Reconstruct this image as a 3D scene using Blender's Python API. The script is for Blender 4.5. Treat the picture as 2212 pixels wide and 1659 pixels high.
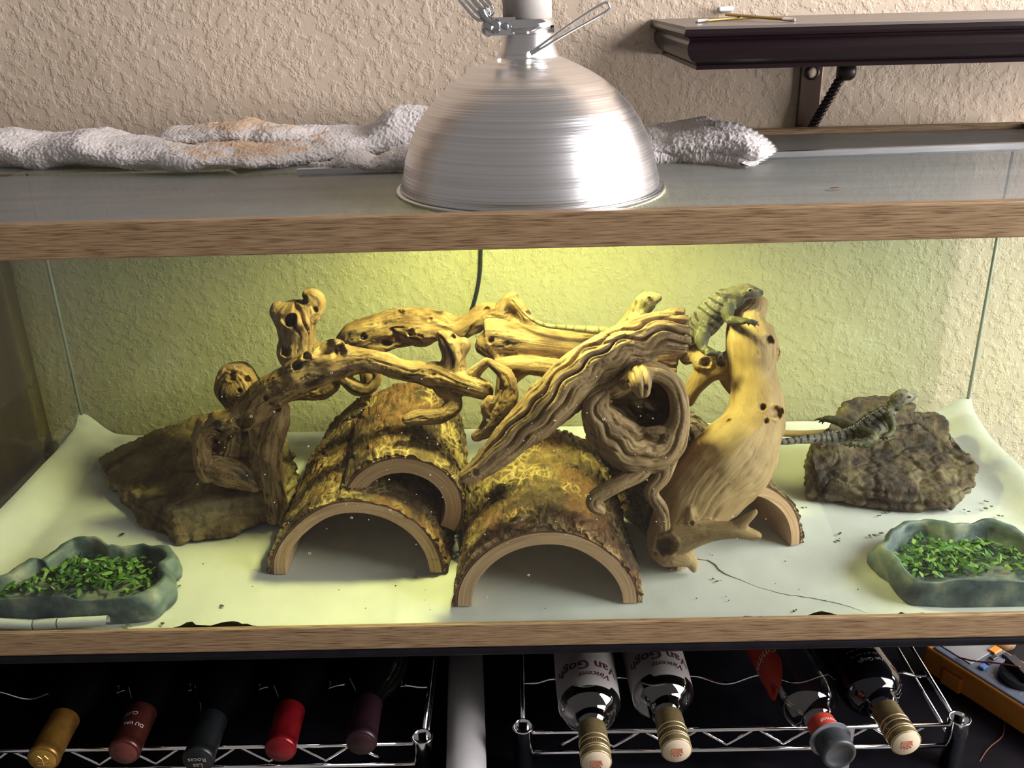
import bpy, math, random
import numpy as np
from mathutils import Matrix, Vector

for _o in list(bpy.data.objects):
    bpy.data.objects.remove(_o, do_unlink=True)
scene = bpy.context.scene
COL = scene.collection
random.seed(7)
RNG = np.random.default_rng(7)

# ------------------------------------------------------------------ camera
CAM = np.array([-.0024, -.7299, .5856])
FPX = 2014.4
_p, _y, _r = np.radians([23.0019, -.59132, -1.48574])
_fw = np.array([np.sin(_y) * np.cos(_p), np.cos(_y) * np.cos(_p), -np.sin(_p)])
_rt = np.array([np.cos(_y), -np.sin(_y), 0.])
_up = np.cross(_rt, _fw)
_R = np.cos(_r) * _rt + np.sin(_r) * _up
_U = -np.sin(_r) * _rt + np.cos(_r) * _up
cam_data = bpy.data.cameras.new('camera')
cam_data.sensor_width = 36.0
cam_data.lens = FPX / 2212 * 36.0
cam_data.clip_start = .02
cam = bpy.data.objects.new('camera', cam_data)
COL.objects.link(cam)
cam.matrix_world = Matrix(((_R[0], _U[0], -_fw[0], CAM[0]), (_R[1], _U[1], -_fw[1], CAM[1]),
                           (_R[2], _U[2], -_fw[2], CAM[2]), (0, 0, 0, 1)))
scene.camera = cam

# ------------------------------------------------------------------ world, window light, exposure
scene.view_settings.view_transform = 'Standard'
scene.view_settings.look = 'None'
scene.view_settings.exposure = 0.2
scene.view_settings.gamma = 1.0
scene.view_settings.use_curve_mapping = False
world = bpy.data.worlds.new('room_light')
scene.world = world
world.use_nodes = True
_bg = world.node_tree.nodes['Background']
_bg.inputs['Color'].default_value = (1.0, .93, .89, 1)
_bg.inputs['Strength'].default_value = .20


def area_light(name, loc, target, sx, sy, power, color):
    d = bpy.data.lights.new(name, 'AREA')
    d.shape = 'RECTANGLE'
    d.size, d.size_y, d.energy, d.color = sx, sy, power, color
    o = bpy.data.objects.new(name, d)
    COL.objects.link(o)
    o.location = loc
    v = Vector(target) - Vector(loc)
    o.rotation_euler = v.to_track_quat('-Z', 'Y').to_euler()
    return o


WINDOW = area_light('window_daylight', (1.75, -.30, .85), (0, .1, .30), 1.25, 1.5, 98, (1.0, .955, .95))
scene.cycles.adaptive_threshold = .06
scene.cycles.adaptive_min_samples = 12
scene.cycles.max_bounces = 5
scene.cycles.diffuse_bounces = 2
scene.cycles.glossy_bounces = 3
scene.cycles.transmission_bounces = 4
scene.cycles.transparent_max_bounces = 14
scene.cycles.caustics_reflective = False
scene.cycles.caustics_refractive = False


# ------------------------------------------------------------------ pixel rays (photo frame 2212 x 1659) to places in the room
def _ray(u, v):
    return _fw + _R * (u - 1106) / FPX - _U * (v - 829.5) / FPX


def PY(u, v, y):
    d = _ray(u, v)
    return CAM + d * (y - CAM[1]) / d[1]


def PZ(u, v, z):
    d = _ray(u, v)
    return CAM + d * (z - CAM[2]) / d[2]


def ppm(P):
    return FPX / ((np.asarray(P) - CAM) @ _fw)


# ------------------------------------------------------------------ numpy noise
def _hash(i, j, k):
    h = (i * 374761393 + j * 668265263 + k * 2147483647 + 1013904223) & 0xffffffff
    h = ((h ^ (h >> 13)) * 1274126177) & 0xffffffff
    h = ((h ^ (h >> 16)) * 2246822519) & 0xffffffff
    return ((h ^ (h >> 15)) & 0xffffff) / float(0xffffff)


def noise(P):
    P = np.asarray(P, float)
    I = np.floor(P).astype(np.int64)
    f = P - I
    f = f * f * f * (f * (f * 6 - 15) + 10)
    r = 0
    for a in (0, 1):
        for b in (0, 1):
            for c in (0, 1):
                w = (f[:, 0] if a else 1 - f[:, 0]) * (f[:, 1] if b else 1 - f[:, 1]) * (f[:, 2] if c else 1 - f[:, 2])
                r = r + w * _hash(I[:, 0] + a, I[:, 1] + b, I[:, 2] + c)
    return r * 2 - 1


def fbm(P, oct=4):
    P = np.asarray(P, float)
    r, a = 0, 1.0
    for o in range(oct):
        r = r + a * noise(P * (2 ** o) + 17.3 * o)
        a *= .5
    return r


def worley(P):
    P = np.asarray(P, float)
    I = np.floor(P).astype(np.int64)
    f1 = np.full(len(P), 9.)
    f2 = np.full(len(P), 9.)
    for a in (-1, 0, 1):
        for b in (-1, 0, 1):
            for c in (-1, 0, 1):
                J = I + np.array([a, b, c])
                Q = J + np.stack([_hash(J[:, 0], J[:, 1], J[:, 2] + 11 * s) for s in (1, 2, 3)], 1)
                d = np.linalg.norm(Q - P, axis=1)
                f2 = np.minimum(f2, np.maximum(f1, d))
                f1 = np.minimum(f1, d)
    return f1, f2


# ------------------------------------------------------------------ objects
BASE = {}


def tag(o, label=None, cat=None, group=None, kind=None):
    if label: o['label'] = label
    if cat: o['category'] = cat
    if group: o['group'] = group
    if kind: o['kind'] = kind
    return o


def thing(name, base, label, cat, group=None):
    o = bpy.data.objects.new(name, None)
    o.empty_display_size = .02
    COL.objects.link(o)
    o.location = base
    BASE[o.name] = np.array(base, float)
    return tag(o, label, cat, group)


def mesh_data(name, V, F, smooth=True):
    me = bpy.data.meshes.new(name)
    me.from_pydata(np.asarray(V, float).tolist(), [], [list(map(int, f)) for f in F])
    if smooth:
        me.shade_smooth()
    me.update()
    return me


def mesh(name, V, F, mat, parent=None, smooth=True, base=None, attrs=None):
    """One mesh object from world-space vertices; its origin is its parent's base or its own base."""
    V = np.asarray(V, float)
    if parent is not None:
        b = BASE[parent.name]
    elif base is not None:
        b = np.array(base, float)
    else:
        b = np.array([V[:, 0].mean(), V[:, 1].mean(), V[:, 2].min()])
    me = mesh_data(name, V - b, F, smooth)
    if attrs:
        for k, a in attrs.items():
            a = np.asarray(a, float)
            if a.shape[1] == 3:
                at = me.attributes.new(k, 'FLOAT_VECTOR', 'POINT')
                at.data.foreach_set('vector', a.astype(np.float32).ravel())
            else:
                at = me.attributes.new(k, 'FLOAT_COLOR', 'POINT')
                at.data.foreach_set('color', a.astype(np.float32).ravel())
    me.materials.append(mat)
    o = bpy.data.objects.new(name, me)
    COL.objects.link(o)
    if parent is not None:
        o.parent = parent
    else:
        o.location = b
    BASE[o.name] = b
    return o


class MB:
    """collects shapes that belong to one mesh"""
    def __init__(s):
        s.V, s.F = [], []

    def add(s, V, F):
        n = len(s.V)
        s.V += [tuple(v) for v in np.asarray(V, float)]
        s.F += [[int(i) + n for i in f] for f in F]
        return s

    def box(s, a, b):
        (x0, y0, z0), (x1, y1, z1) = a, b
        return s.add([(x0, y0, z0), (x1, y0, z0), (x1, y1, z0), (x0, y1, z0), (x0, y0, z1), (x1, y0, z1), (x1, y1, z1), (x0, y1, z1)],
                     [(0, 3, 2, 1), (4, 5, 6, 7), (0, 1, 5, 4), (1, 2, 6, 5), (2, 3, 7, 6), (3, 0, 4, 7)])

    def build(s, name, mat, parent=None, smooth=False, base=None):
        return mesh(name, np.array(s.V), s.F, mat, parent, smooth, base)


def box(name, a, b, mat, parent=None, bevel=0, base=None):
    o = MB().box(a, b).build(name, mat, parent, False, base)
    if bevel:
        m = o.modifiers.new('bevel', 'BEVEL')
        m.width, m.segments = bevel, 2
    return o


def spline(pts, n=8):
    """Catmull-Rom through rows of pts"""
    P = np.asarray(pts, float)
    if len(P) == 2:
        t = np.linspace(0, 1, n + 1)[:, None]
        return P[0] * (1 - t) + P[1] * t
    Q = np.vstack([2 * P[0] - P[1], P, 2 * P[-1] - P[-2]])
    out = []
    for i in range(1, len(Q) - 2):
        for k in range(n):
            t = k / n
            a, b, c, d = Q[i - 1], Q[i], Q[i + 1], Q[i + 2]
            out.append(.5 * ((2 * b) + (-a + c) * t + (2 * a - 5 * b + 4 * c - d) * t * t + (-a + 3 * b - 3 * c + d) * t ** 3))
    out.append(P[-1])
    return np.array(out)


def frames(C):
    T = np.gradient(C, axis=0)
    T /= np.linalg.norm(T, axis=1)[:, None] + 1e-12
    ref = np.array([0, 0, 1.]) if abs(T[0][2]) < .8 else np.array([1., 0, 0])
    N = [np.cross(np.cross(T[0], ref), T[0])]
    N[0] /= np.linalg.norm(N[0])
    for i in range(1, len(C)):
        v = N[-1] - T[i] * (N[-1] @ T[i])
        N.append(v / (np.linalg.norm(v) + 1e-12))
    N = np.array(N)
    return T, N, np.cross(T, N)


def tube(C, r, k=12, cap=True, rnd=0.0, closed=False, flat=None):
    """swept tube; rnd>0 adds rounded ends of that fraction of the radius"""
    C = np.asarray(C, float)
    r = np.full(len(C), r, float) if np.isscalar(r) else np.asarray(r, float)
    if rnd and not closed:
        T0 = C[0] - C[1]; T0 /= np.linalg.norm(T0)
        T1 = C[-1] - C[-2]; T1 /= np.linalg.norm(T1)
        pre = [(C[0] + T0 * r[0] * rnd * math.sin(a), r[0] * max(.05, math.cos(a))) for a in (1.5, 1.1, .6)]
        post = [(C[-1] + T1 * r[-1] * rnd * math.sin(a), r[-1] * max(.05, math.cos(a))) for a in (.6, 1.1, 1.5)]
        C = np.vstack([[p[0] for p in pre], C, [p[0] for p in post]])
        r = np.concatenate([[p[1] for p in pre], r, [p[1] for p in post]])
    T, N, B = frames(C)
    a = np.linspace(0, 2 * np.pi, k, endpoint=False)
    fl = 1.0 if flat is None else flat
    V = (C[:, None, :] + r[:, None, None] * (np.cos(a)[None, :, None] * N[:, None, :] * fl + np.sin(a)[None, :, None] * B[:, None, :])).reshape(-1, 3)
    F = []
    n = len(C)
    for i in range(n if closed else n - 1):
        for j in range(k):
            j2 = (j + 1) % k
            i2 = (i + 1) % n
            F.append((i * k + j, i * k + j2, i2 * k + j2, i2 * k + j))
    if cap and not closed:
        F.append(tuple(range(k - 1, -1, -1)))
        F.append(tuple((n - 1) * k + j for j in range(k)))
    return V, F


def wire(name, pts, r, mat, parent=None, k=8, n=8, smooth=True, label=None):
    V, F = tube(spline(pts, n), r, k, rnd=.7)
    return mesh(name, V, F, mat, parent, smooth)


def lathe(prof, n=64, org=(0, 0, 0), axis=None):
    """profile (r, h) turned round +z, or round a frame (X, Y, Z) of unit vectors"""
    org = np.array(org, float)
    X, Y, Z = (np.eye(3) if axis is None else [np.array(v, float) for v in axis])
    a = np.linspace(0, 2 * np.pi, n, endpoint=False)
    V, F = [], []
    for r, h in prof:
        for t in a:
            V.append(org + X * r * math.cos(t) + Y * r * math.sin(t) + Z * h)
    for i in range(len(prof) - 1):
        for j in range(n):
            j2 = (j + 1) % n
            F.append((i * n + j, i * n + j2, (i + 1) * n + j2, (i + 1) * n + j))
    return np.array(V), F


def cap_fan(V, F, n, first=True, last=True):
    m = len(V) // n
    if first: F.append(tuple(range(n - 1, -1, -1)))
    if last: F.append(tuple((m - 1) * n + j for j in range(n)))
    return V, F


def remesh(V, F, voxel):
    me = mesh_data('tmp', V, F, False)
    o = bpy.data.objects.new('tmp', me)
    COL.objects.link(o)
    m = o.modifiers.new('r', 'REMESH')
    m.mode = 'VOXEL'
    m.voxel_size = voxel
    dg = bpy.context.evaluated_depsgraph_get()
    ev = o.evaluated_get(dg)
    em = ev.to_mesh()
    V2 = np.empty(len(em.vertices) * 3)
    em.vertices.foreach_get('co', V2)
    L = np.empty(len(em.loops), dtype=np.int32)
    em.loops.foreach_get('vertex_index', L)
    F2 = L.reshape(-1, 4)
    V2 = V2.reshape(-1, 3)
    ev.to_mesh_clear()
    bpy.data.objects.remove(o, do_unlink=True)
    bpy.data.meshes.remove(me)
    return V2.copy(), F2.copy()


def vsmooth(V, F, it=2, f=.5):
    E = np.vstack([F[:, [0, 1]], F[:, [1, 2]], F[:, [2, 3]], F[:, [3, 0]]])
    n = len(V)
    deg = np.bincount(E[:, 0], minlength=n) + np.bincount(E[:, 1], minlength=n)
    for _ in range(it):
        S = np.stack([np.bincount(E[:, 0], V[E[:, 1], c], n) + np.bincount(E[:, 1], V[E[:, 0], c], n) for c in range(3)], 1)
        V = V * (1 - f) + f * S / np.maximum(deg, 1)[:, None]
    return V


def vnormals(V, F):
    F = np.asarray(F)
    n = np.cross(V[F[:, 2]] - V[F[:, 0]], V[F[:, 3]] - V[F[:, 1]])
    N = np.stack([sum(np.bincount(F[:, i], n[:, c], len(V)) for i in range(4)) for c in range(3)], 1)
    return N / (np.linalg.norm(N, axis=1)[:, None] + 1e-15)


def grid_faces(a, b, wrap_b=False):
    F = []
    for i in range(a - 1):
        for j in range(b if wrap_b else b - 1):
            j2 = (j + 1) % b
            F.append((i * b + j, i * b + j2, (i + 1) * b + j2, (i + 1) * b + j))
    return F


def smoothstep(a, b, x):
    t = np.clip((np.asarray(x, float) - a) / (b - a), 0, 1)
    return t * t * (3 - 2 * t)


_fontcache = {}


def text_mesh(s, size, shear=0.0, bold=0.0):
    """flat lettering: vertices (x right, y up) centred, triangles"""
    key = (s, size, shear, bold)
    if key in _fontcache:
        return _fontcache[key]
    c = bpy.data.curves.new('lettering', 'FONT')
    c.body, c.size, c.shear, c.offset = s, size, shear, bold
    c.align_x, c.align_y = 'CENTER', 'CENTER'
    c.resolution_u = 3
    o = bpy.data.objects.new('tmp', c)
    COL.objects.link(o)
    ev = o.evaluated_get(bpy.context.evaluated_depsgraph_get())
    em = ev.to_mesh()
    V = np.array([v.co[:] for v in em.vertices])
    F = [tuple(p.vertices) for p in em.polygons]
    ev.to_mesh_clear()
    bpy.data.objects.remove(o, do_unlink=True)
    bpy.data.curves.remove(c)
    _fontcache[key] = (V, F)
    return V, F


# ------------------------------------------------------------------ materials
def _new(name):
    m = bpy.data.materials.new(name)
    m.use_nodes = True
    nt = m.node_tree
    nt.nodes.clear()
    out = nt.nodes.new('ShaderNodeOutputMaterial')
    return m, nt, out


def _coords(nt, coord, scale):
    if coord in ('Object', 'Generated'):
        tc = nt.nodes.new('ShaderNodeTexCoord')
        src = tc.outputs[coord]
    else:
        at = nt.nodes.new('ShaderNodeAttribute')
        at.attribute_name = coord
        src = at.outputs['Vector']
    mp = nt.nodes.new('ShaderNodeMapping')
    mp.inputs['Scale'].default_value = (scale, scale, scale) if np.isscalar(scale) else scale
    nt.links.new(src, mp.inputs['Vector'])
    return mp.outputs['Vector']


def _noise(nt, vec, detail=4, rough=.55, dist=0.0):
    n = nt.nodes.new('ShaderNodeTexNoise')
    n.inputs['Scale'].default_value = 1
    n.inputs['Detail'].default_value = detail
    n.inputs['Roughness'].default_value = rough
    n.inputs['Distortion'].default_value = dist
    nt.links.new(vec, n.inputs['Vector'])
    return n.outputs['Fac']


def _ramp(nt, fac, stops):
    r = nt.nodes.new('ShaderNodeValToRGB')
    el = r.color_ramp.elements
    while len(el) < len(stops):
        el.new(.5)
    for e, (p, c) in zip(el, stops):
        e.position = p
        e.color = (*c, 1) if len(c) == 3 else c
    nt.links.new(fac, r.inputs['Fac'])
    return r.outputs['Color']


def _mix(nt, fac, a, b, mode='MIX'):
    m = nt.nodes.new('ShaderNodeMix')
    m.data_type = 'RGBA'
    m.blend_type = mode
    for sock, val in ((m.inputs['Factor'], fac), (m.inputs[6], a), (m.inputs[7], b)):
        if hasattr(val, 'node'):
            nt.links.new(val, sock)
        elif np.isscalar(val):
            sock.default_value = val
        else:
            sock.default_value = (*val, 1)
    return m.outputs[2]


def mat(name, color, rough=.5, metal=0.0, spec=.5, stops=None, scale=20, detail=4, dist=0.0, coord='Object',
        layers=(), bump=0.0, bscale=200, bdetail=3, bdist=.002, bcoord=None, bumps=(), vcol=None, coat=0.0, sheen=0.0, island=None, aniso=0.0, trans=0.0):
    m, nt, out = _new(name)
    b = nt.nodes.new('ShaderNodeBsdfPrincipled')
    b.inputs['Roughness'].default_value = rough
    b.inputs['Metallic'].default_value = metal
    b.inputs['Specular IOR Level'].default_value = spec
    b.inputs['Coat Weight'].default_value = coat
    b.inputs['Sheen Weight'].default_value = sheen
    b.inputs['Anisotropic'].default_value = aniso
    b.inputs['Transmission Weight'].default_value = trans
    c = None
    if stops:
        c = _ramp(nt, _noise(nt, _coords(nt, coord, scale), detail, .55, dist), stops)
    if vcol:
        at = nt.nodes.new('ShaderNodeAttribute')
        at.attribute_name = vcol
        c = at.outputs['Color'] if c is None else _mix(nt, 1.0, at.outputs['Color'], c, 'MULTIPLY')
    if island:
        g = nt.nodes.new('ShaderNodeNewGeometry')
        c = _ramp(nt, g.outputs['Random Per Island'], island)
    for (lscale, lo, hi, lcol, lcoord) in layers:   # stains: a colour laid over where a noise exceeds lo..hi
        f = _noise(nt, _coords(nt, lcoord, lscale), 4, .6)
        mr = nt.nodes.new('ShaderNodeMapRange')
        mr.inputs['From Min'].default_value = lo
        mr.inputs['From Max'].default_value = hi
        nt.links.new(f, mr.inputs['Value'])
        c = _mix(nt, mr.outputs['Result'], c if c is not None else color, lcol)
    if c is None:
        b.inputs['Base Color'].default_value = (*color, 1)
    else:
        nt.links.new(c, b.inputs['Base Color'])
    blist = list(bumps)
    if bump:
        blist.append((bscale, bump, bdetail, bdist, bcoord or coord))
    prev = None
    for bl_ in blist:
        (bs, st, dt, bd, bc) = bl_[:5]
        f = _noise(nt, _coords(nt, bc, bs), dt, .6)
        if len(bl_) > 5:      # flattened tops: plateaus with soft edges
            mr = nt.nodes.new('ShaderNodeMapRange')
            mr.interpolation_type = 'SMOOTHSTEP'
            mr.inputs['From Min'].default_value, mr.inputs['From Max'].default_value = bl_[5]
            nt.links.new(f, mr.inputs['Value'])
            f = mr.outputs['Result']
        bn = nt.nodes.new('ShaderNodeBump')
        bn.inputs['Strength'].default_value = st
        bn.inputs['Distance'].default_value = bd
        nt.links.new(f, bn.inputs['Height'])
        if prev is not None:
            nt.links.new(prev, bn.inputs['Normal'])
        prev = bn.outputs['Normal']
    if prev is not None:
        nt.links.new(prev, b.inputs['Normal'])
    nt.links.new(b.outputs['BSDF'], out.inputs['Surface'])
    return m


def glass_mat(name, tint=(.93, .97, .94), refl=1.0, rough=.0, f0=.05):
    """thin clear sheet: sees straight through, mirrors by Fresnel"""
    m, nt, out = _new(name)
    tr = nt.nodes.new('ShaderNodeBsdfTransparent')
    tr.inputs['Color'].default_value = (*tint, 1)
    gl = nt.nodes.new('ShaderNodeBsdfGlossy')
    gl.inputs['Roughness'].default_value = rough
    gl.inputs['Color'].default_value = (refl, refl, refl, 1)
    # Schlick reflectance of a thin sheet, the same from both of its faces
    ge = nt.nodes.new('ShaderNodeNewGeometry')
    dt = nt.nodes.new('ShaderNodeVectorMath'); dt.operation = 'DOT_PRODUCT'
    nt.links.new(ge.outputs['Incoming'], dt.inputs[0]); nt.links.new(ge.outputs['Normal'], dt.inputs[1])

    def mth(op, a, b=None):
        q = nt.nodes.new('ShaderNodeMath'); q.operation = op
        for i, v in enumerate((a, b)):
            if v is None: continue
            if hasattr(v, 'node'): nt.links.new(v, q.inputs[i])
            else: q.inputs[i].default_value = v
        return q.outputs[0]
    ab = mth('ABSOLUTE', dt.outputs['Value'])
    pw = mth('POWER', mth('SUBTRACT', 1.0, ab), 5.0)
    fac = mth('ADD', mth('MULTIPLY', pw, 1 - f0), f0)
    mx = nt.nodes.new('ShaderNodeMixShader')
    nt.links.new(fac, mx.inputs['Fac'])
    nt.links.new(tr.outputs['BSDF'], mx.inputs[1])
    nt.links.new(gl.outputs['BSDF'], mx.inputs[2])
    nt.links.new(mx.outputs['Shader'], out.inputs['Surface'])
    return m


def emit_mat(name, color, strength):
    m, nt, out = _new(name)
    e = nt.nodes.new('ShaderNodeEmission')
    e.inputs['Color'].default_value = (*color, 1)
    e.inputs['Strength'].default_value = strength
    nt.links.new(e.outputs['Emission'], out.inputs['Surface'])
    return m


M = {}
M['plaster'] = mat('wall_plaster', (.62, .50, .39), .85, spec=.25, stops=[(.3, (.58, .47, .365)), (.7, (.65, .535, .425))], scale=9,
                   bumps=[((85, 85, 85), .34, 3, .0025, 'Object', (.44, .62)), ((230, 230, 230), .25, 3, .0015, 'Object')])
M['trim_wood'] = mat('printed_oak', (.4, .28, .16), .38, spec=.45,
                     stops=[(.32, (.10, .052, .024)), (.45, (.235, .15, .078)), (.58, (.315, .215, .12)), (.8, (.36, .255, .15))],
                     scale=(34, 700, 900), detail=5, dist=.2, bump=.15, bscale=(30, 500, 600), bdist=.0006)
M['black_stand'] = mat('black_painted_wood', (.006, .006, .008), .4, spec=.12, stops=[(.3, (.004, .004, .006)), (.8, (.011, .010, .014))], scale=30)
M['door_brown'] = mat('brown_casing', (.16, .10, .065), .55, stops=[(.3, (.13, .08, .05)), (.7, (.19, .125, .08))], scale=(40, 40, 3))
M['carpet'] = mat('carpet', (.30, .27, .24), .95, stops=[(.3, (.27, .24, .21)), (.7, (.34, .30, .27))], scale=150)
M['glass'] = glass_mat('tank_glass', (.865, .93, .85))
M['silicone'] = mat('silicone', (.30, .33, .30), .35, spec=.4)
M['alu'] = mat('aluminium', (.74, .74, .76), .28, 1.0, stops=[(.3, (.66, .66, .69)), (.7, (.82, .82, .84))], scale=(6, 300, 300))
M['chrome'] = mat('chrome', (.82, .83, .86), .09, 1.0)
M['chrome_dark'] = mat('worn_chrome', (.55, .55, .58), .18, 1.0)
M['espresso'] = mat('espresso_lacquer', (.016, .008, .010), .26, spec=.22, stops=[(.3, (.011, .005, .008)), (.7, (.018, .010, .011))], scale=(4, 60, 60))
M['paper'] = mat('paper', (.58, .575, .565), .8, spec=.2, stops=[(.3, (.54, .535, .525)), (.7, (.62, .615, .605))], scale=14, bump=.12, bscale=60, bdist=.003)

# ---- the room
W_Y = .46
box('wall_back', (-2.2, W_Y, -1.0), (2.4, W_Y + .1, 1.9), M['plaster']).__setitem__('kind', 'structure')
box('floor', (-2.2, -3.2, -1.05), (2.4, W_Y, -1.0), M['carpet']).__setitem__('kind', 'structure')
_x = PY(20, 555, W_Y)[0]
tr = box('trim_1', (_x - .30, W_Y - .03, -1.0), (_x, W_Y, 1.9), M['door_brown'], bevel=.004)
tr['kind'] = 'structure'

# ---- the terrarium
HW, TD, TH = .612, .434, .422
T1, T2 = .0292, .0268
tank = thing('glass_terrarium', (0, TD / 2, 0), 'long glass terrarium with wood-print trim standing on the black stand', 'terrarium')
g = .006


def pane(a, b):
    return box('glass_pane', a, b, M['glass'], tank)


def sheet(name, pts, m, parent):
    return mesh(name, pts, [(0, 1, 2, 3)], m, parent, False)


sheet('front_pane', [(-HW + g, g, .012), (HW - g, g, .012), (HW - g, g, TH - .006), (-HW + g, g, TH - .006)], M['glass'], tank)
sheet('back_pane', [(HW - g, TD - g, .012), (-HW + g, TD - g, .012), (-HW + g, TD - g, TH - .006), (HW - g, TD - g, TH - .006)], M['glass'], tank)
sheet('side_pane', [(-HW + g, TD - g, .012), (-HW + g, g, .012), (-HW + g, g, TH - .006), (-HW + g, TD - g, TH - .006)], M['glass'], tank)
sheet('side_pane', [(HW - g, g, .012), (HW - g, TD - g, .012), (HW - g, TD - g, TH - .006), (HW - g, g, TH - .006)], M['glass'], tank)
box('tank_bottom', (-HW + g, g, .004), (HW - g, TD - g, .012), M['black_stand'], tank)
for z0, z1, d in ((0, T2, .012), (TH - T1, TH, .014)):
    box('trim_board', (-HW, 0, z0), (HW, .0055, z1), M['trim_wood'], tank, .0015)
    box('trim_board', (-HW, TD - .0055, z0), (HW, TD, z1), M['trim_wood'], tank, .0015)
    box('trim_board', (-HW, .0055, z0), (-HW + .0055, TD - .0055, z1), M['trim_wood'], tank, .0015)
    box('trim_board', (HW - .0055, .0055, z0), (HW, TD - .0055, z1), M['trim_wood'], tank, .0015)
    if z0 > .1:
        for a, b in (((-HW + .006, .0055, z1 - .016), (HW - .006, .013, z1 - .0005)), ((-HW + .006, TD - .013, z1 - .016), (HW - .006, TD - .0055, z1 - .0005))):
            box('trim_lip', a, b, M['trim_wood'], tank, .001)
for sx in (-1, 1):
    V, F = tube([(sx * (HW - g - .004), TD - g - .004, .013), (sx * (HW - g - .004), TD - g - .004, TH - .03)], .0022, 8)
    mesh('silicone_seam', V, F, M['silicone'], tank)

# ---- screen lids
def screen_material():
    m, nt, out = _new('insect_screen')
    b = nt.nodes.new('ShaderNodeBsdfPrincipled')
    b.inputs['Metallic'].default_value = .25
    b.inputs['Roughness'].default_value = .5
    c = _ramp(nt, _noise(nt, _coords(nt, 'Object', (5, 40, 1)), 5, .6), [(.3, (.20, .21, .22)), (.7, (.29, .30, .31))])
    nt.links.new(c, b.inputs['Base Color'])
    tr = nt.nodes.new('ShaderNodeBsdfTransparent')
    mx = nt.nodes.new('ShaderNodeMixShader')
    # a weave of fine wires: the wire share of each tiny cell
    v = _coords(nt, 'Object', 1)
    sep = nt.nodes.new('ShaderNodeSeparateXYZ')
    nt.links.new(v, sep.inputs[0])
    hs = []
    for ax in (0, 1):
        mu = nt.nodes.new('ShaderNodeMath'); mu.operation = 'MULTIPLY'; mu.inputs[1].default_value = 2 * math.pi / .0013
        sn = nt.nodes.new('ShaderNodeMath'); sn.operation = 'SINE'
        gt = nt.nodes.new('ShaderNodeMath'); gt.operation = 'GREATER_THAN'; gt.inputs[1].default_value = -.05
        nt.links.new(sep.outputs[ax], mu.inputs[0]); nt.links.new(mu.outputs[0], sn.inputs[0]); nt.links.new(sn.outputs[0], gt.inputs[0])
        hs.append(gt.outputs[0])
    mm = nt.nodes.new('ShaderNodeMath'); mm.operation = 'MAXIMUM'
    nt.links.new(hs[0], mm.inputs[0]); nt.links.new(hs[1], mm.inputs[1])
    nt.links.new(mm.outputs[0], mx.inputs['Fac'])
    nt.links.new(tr.outputs['BSDF'], mx.inputs[1])
    nt.links.new(b.outputs['BSDF'], mx.inputs[2])
    nt.links.new(mx.outputs['Shader'], out.inputs['Surface'])
    return m


M['screen'] = screen_material()
ZS = .4085


def skew_y(x):
    return .2865 + .072 * x


lid = thing('screen_lid', (0, .15, ZS), 'grey wire-mesh screen lid under the dome lamp, edged by a silver bar', 'screen lid')
nx, ny = 60, 12
V, F = [], []
for i in range(nx):
    x = -HW + .008 + (2 * HW - .016) * i / (nx - 1)
    for j in range(ny):
        t = j / (ny - 1)
        V.append((x, .013 + t * (max(skew_y(x), .30 if x < -.31 else 0) - .013), ZS + .0012 * math.sin(7 * x + 3) * math.sin(3.1 * t)))
mesh('mesh_panel', V, grid_faces(nx, ny)[::1], M['screen'], lid)
mb = MB()
a, b = -.235, HW - .008
mb.add([(a, skew_y(a) - .004, ZS), (b, skew_y(b) - .004, ZS), (b, skew_y(b) + .004, ZS), (a, skew_y(a) + .004, ZS),
        (a, skew_y(a) - .004, ZS + .006), (b, skew_y(b) - .004, ZS + .006), (b, skew_y(b) + .004, ZS + .006), (a, skew_y(a) + .004, ZS + .006)],
       [(0, 3, 2, 1), (4, 5, 6, 7), (0, 1, 5, 4), (1, 2, 6, 5), (2, 3, 7, 6), (3, 0, 4, 7)])
mb.build('frame_bar', M['alu'], lid)
lid2 = thing('screen_lid', (0, .36, ZS - .004), 'narrow rear mesh screen lid between the silver bar and the back trim', 'screen lid')
V = []
for i in range(nx):
    x = -HW + .008 + (2 * HW - .016) * i / (nx - 1)
    y0 = max(skew_y(x), .30 if x < -.31 else 0) + .006
    for j in range(6):
        V.append((x, y0 + (TD - .014 - y0) * j / 5, ZS + .0015 + .006 * smoothstep(y0, TD - .03, y0 + (TD - .014 - y0) * j / 5)))
mesh('mesh_panel', V, grid_faces(nx, 6), M['screen'], lid2)
mb = MB()
mb.add([(a, skew_y(a) + .0045, ZS - .004), (b, skew_y(b) + .0045, ZS - .004), (b, skew_y(b) + .010, ZS - .004), (a, skew_y(a) + .010, ZS - .004),
        (a, skew_y(a) + .0045, ZS + .003), (b, skew_y(b) + .0045, ZS + .003), (b, skew_y(b) + .010, ZS + .003), (a, skew_y(a) + .010, ZS + .003)],
       [(0, 3, 2, 1), (4, 5, 6, 7), (0, 1, 5, 4), (1, 2, 6, 5), (2, 3, 7, 6), (3, 0, 4, 7)])
mb.build('frame_bar', M['espresso'], lid2)

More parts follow.
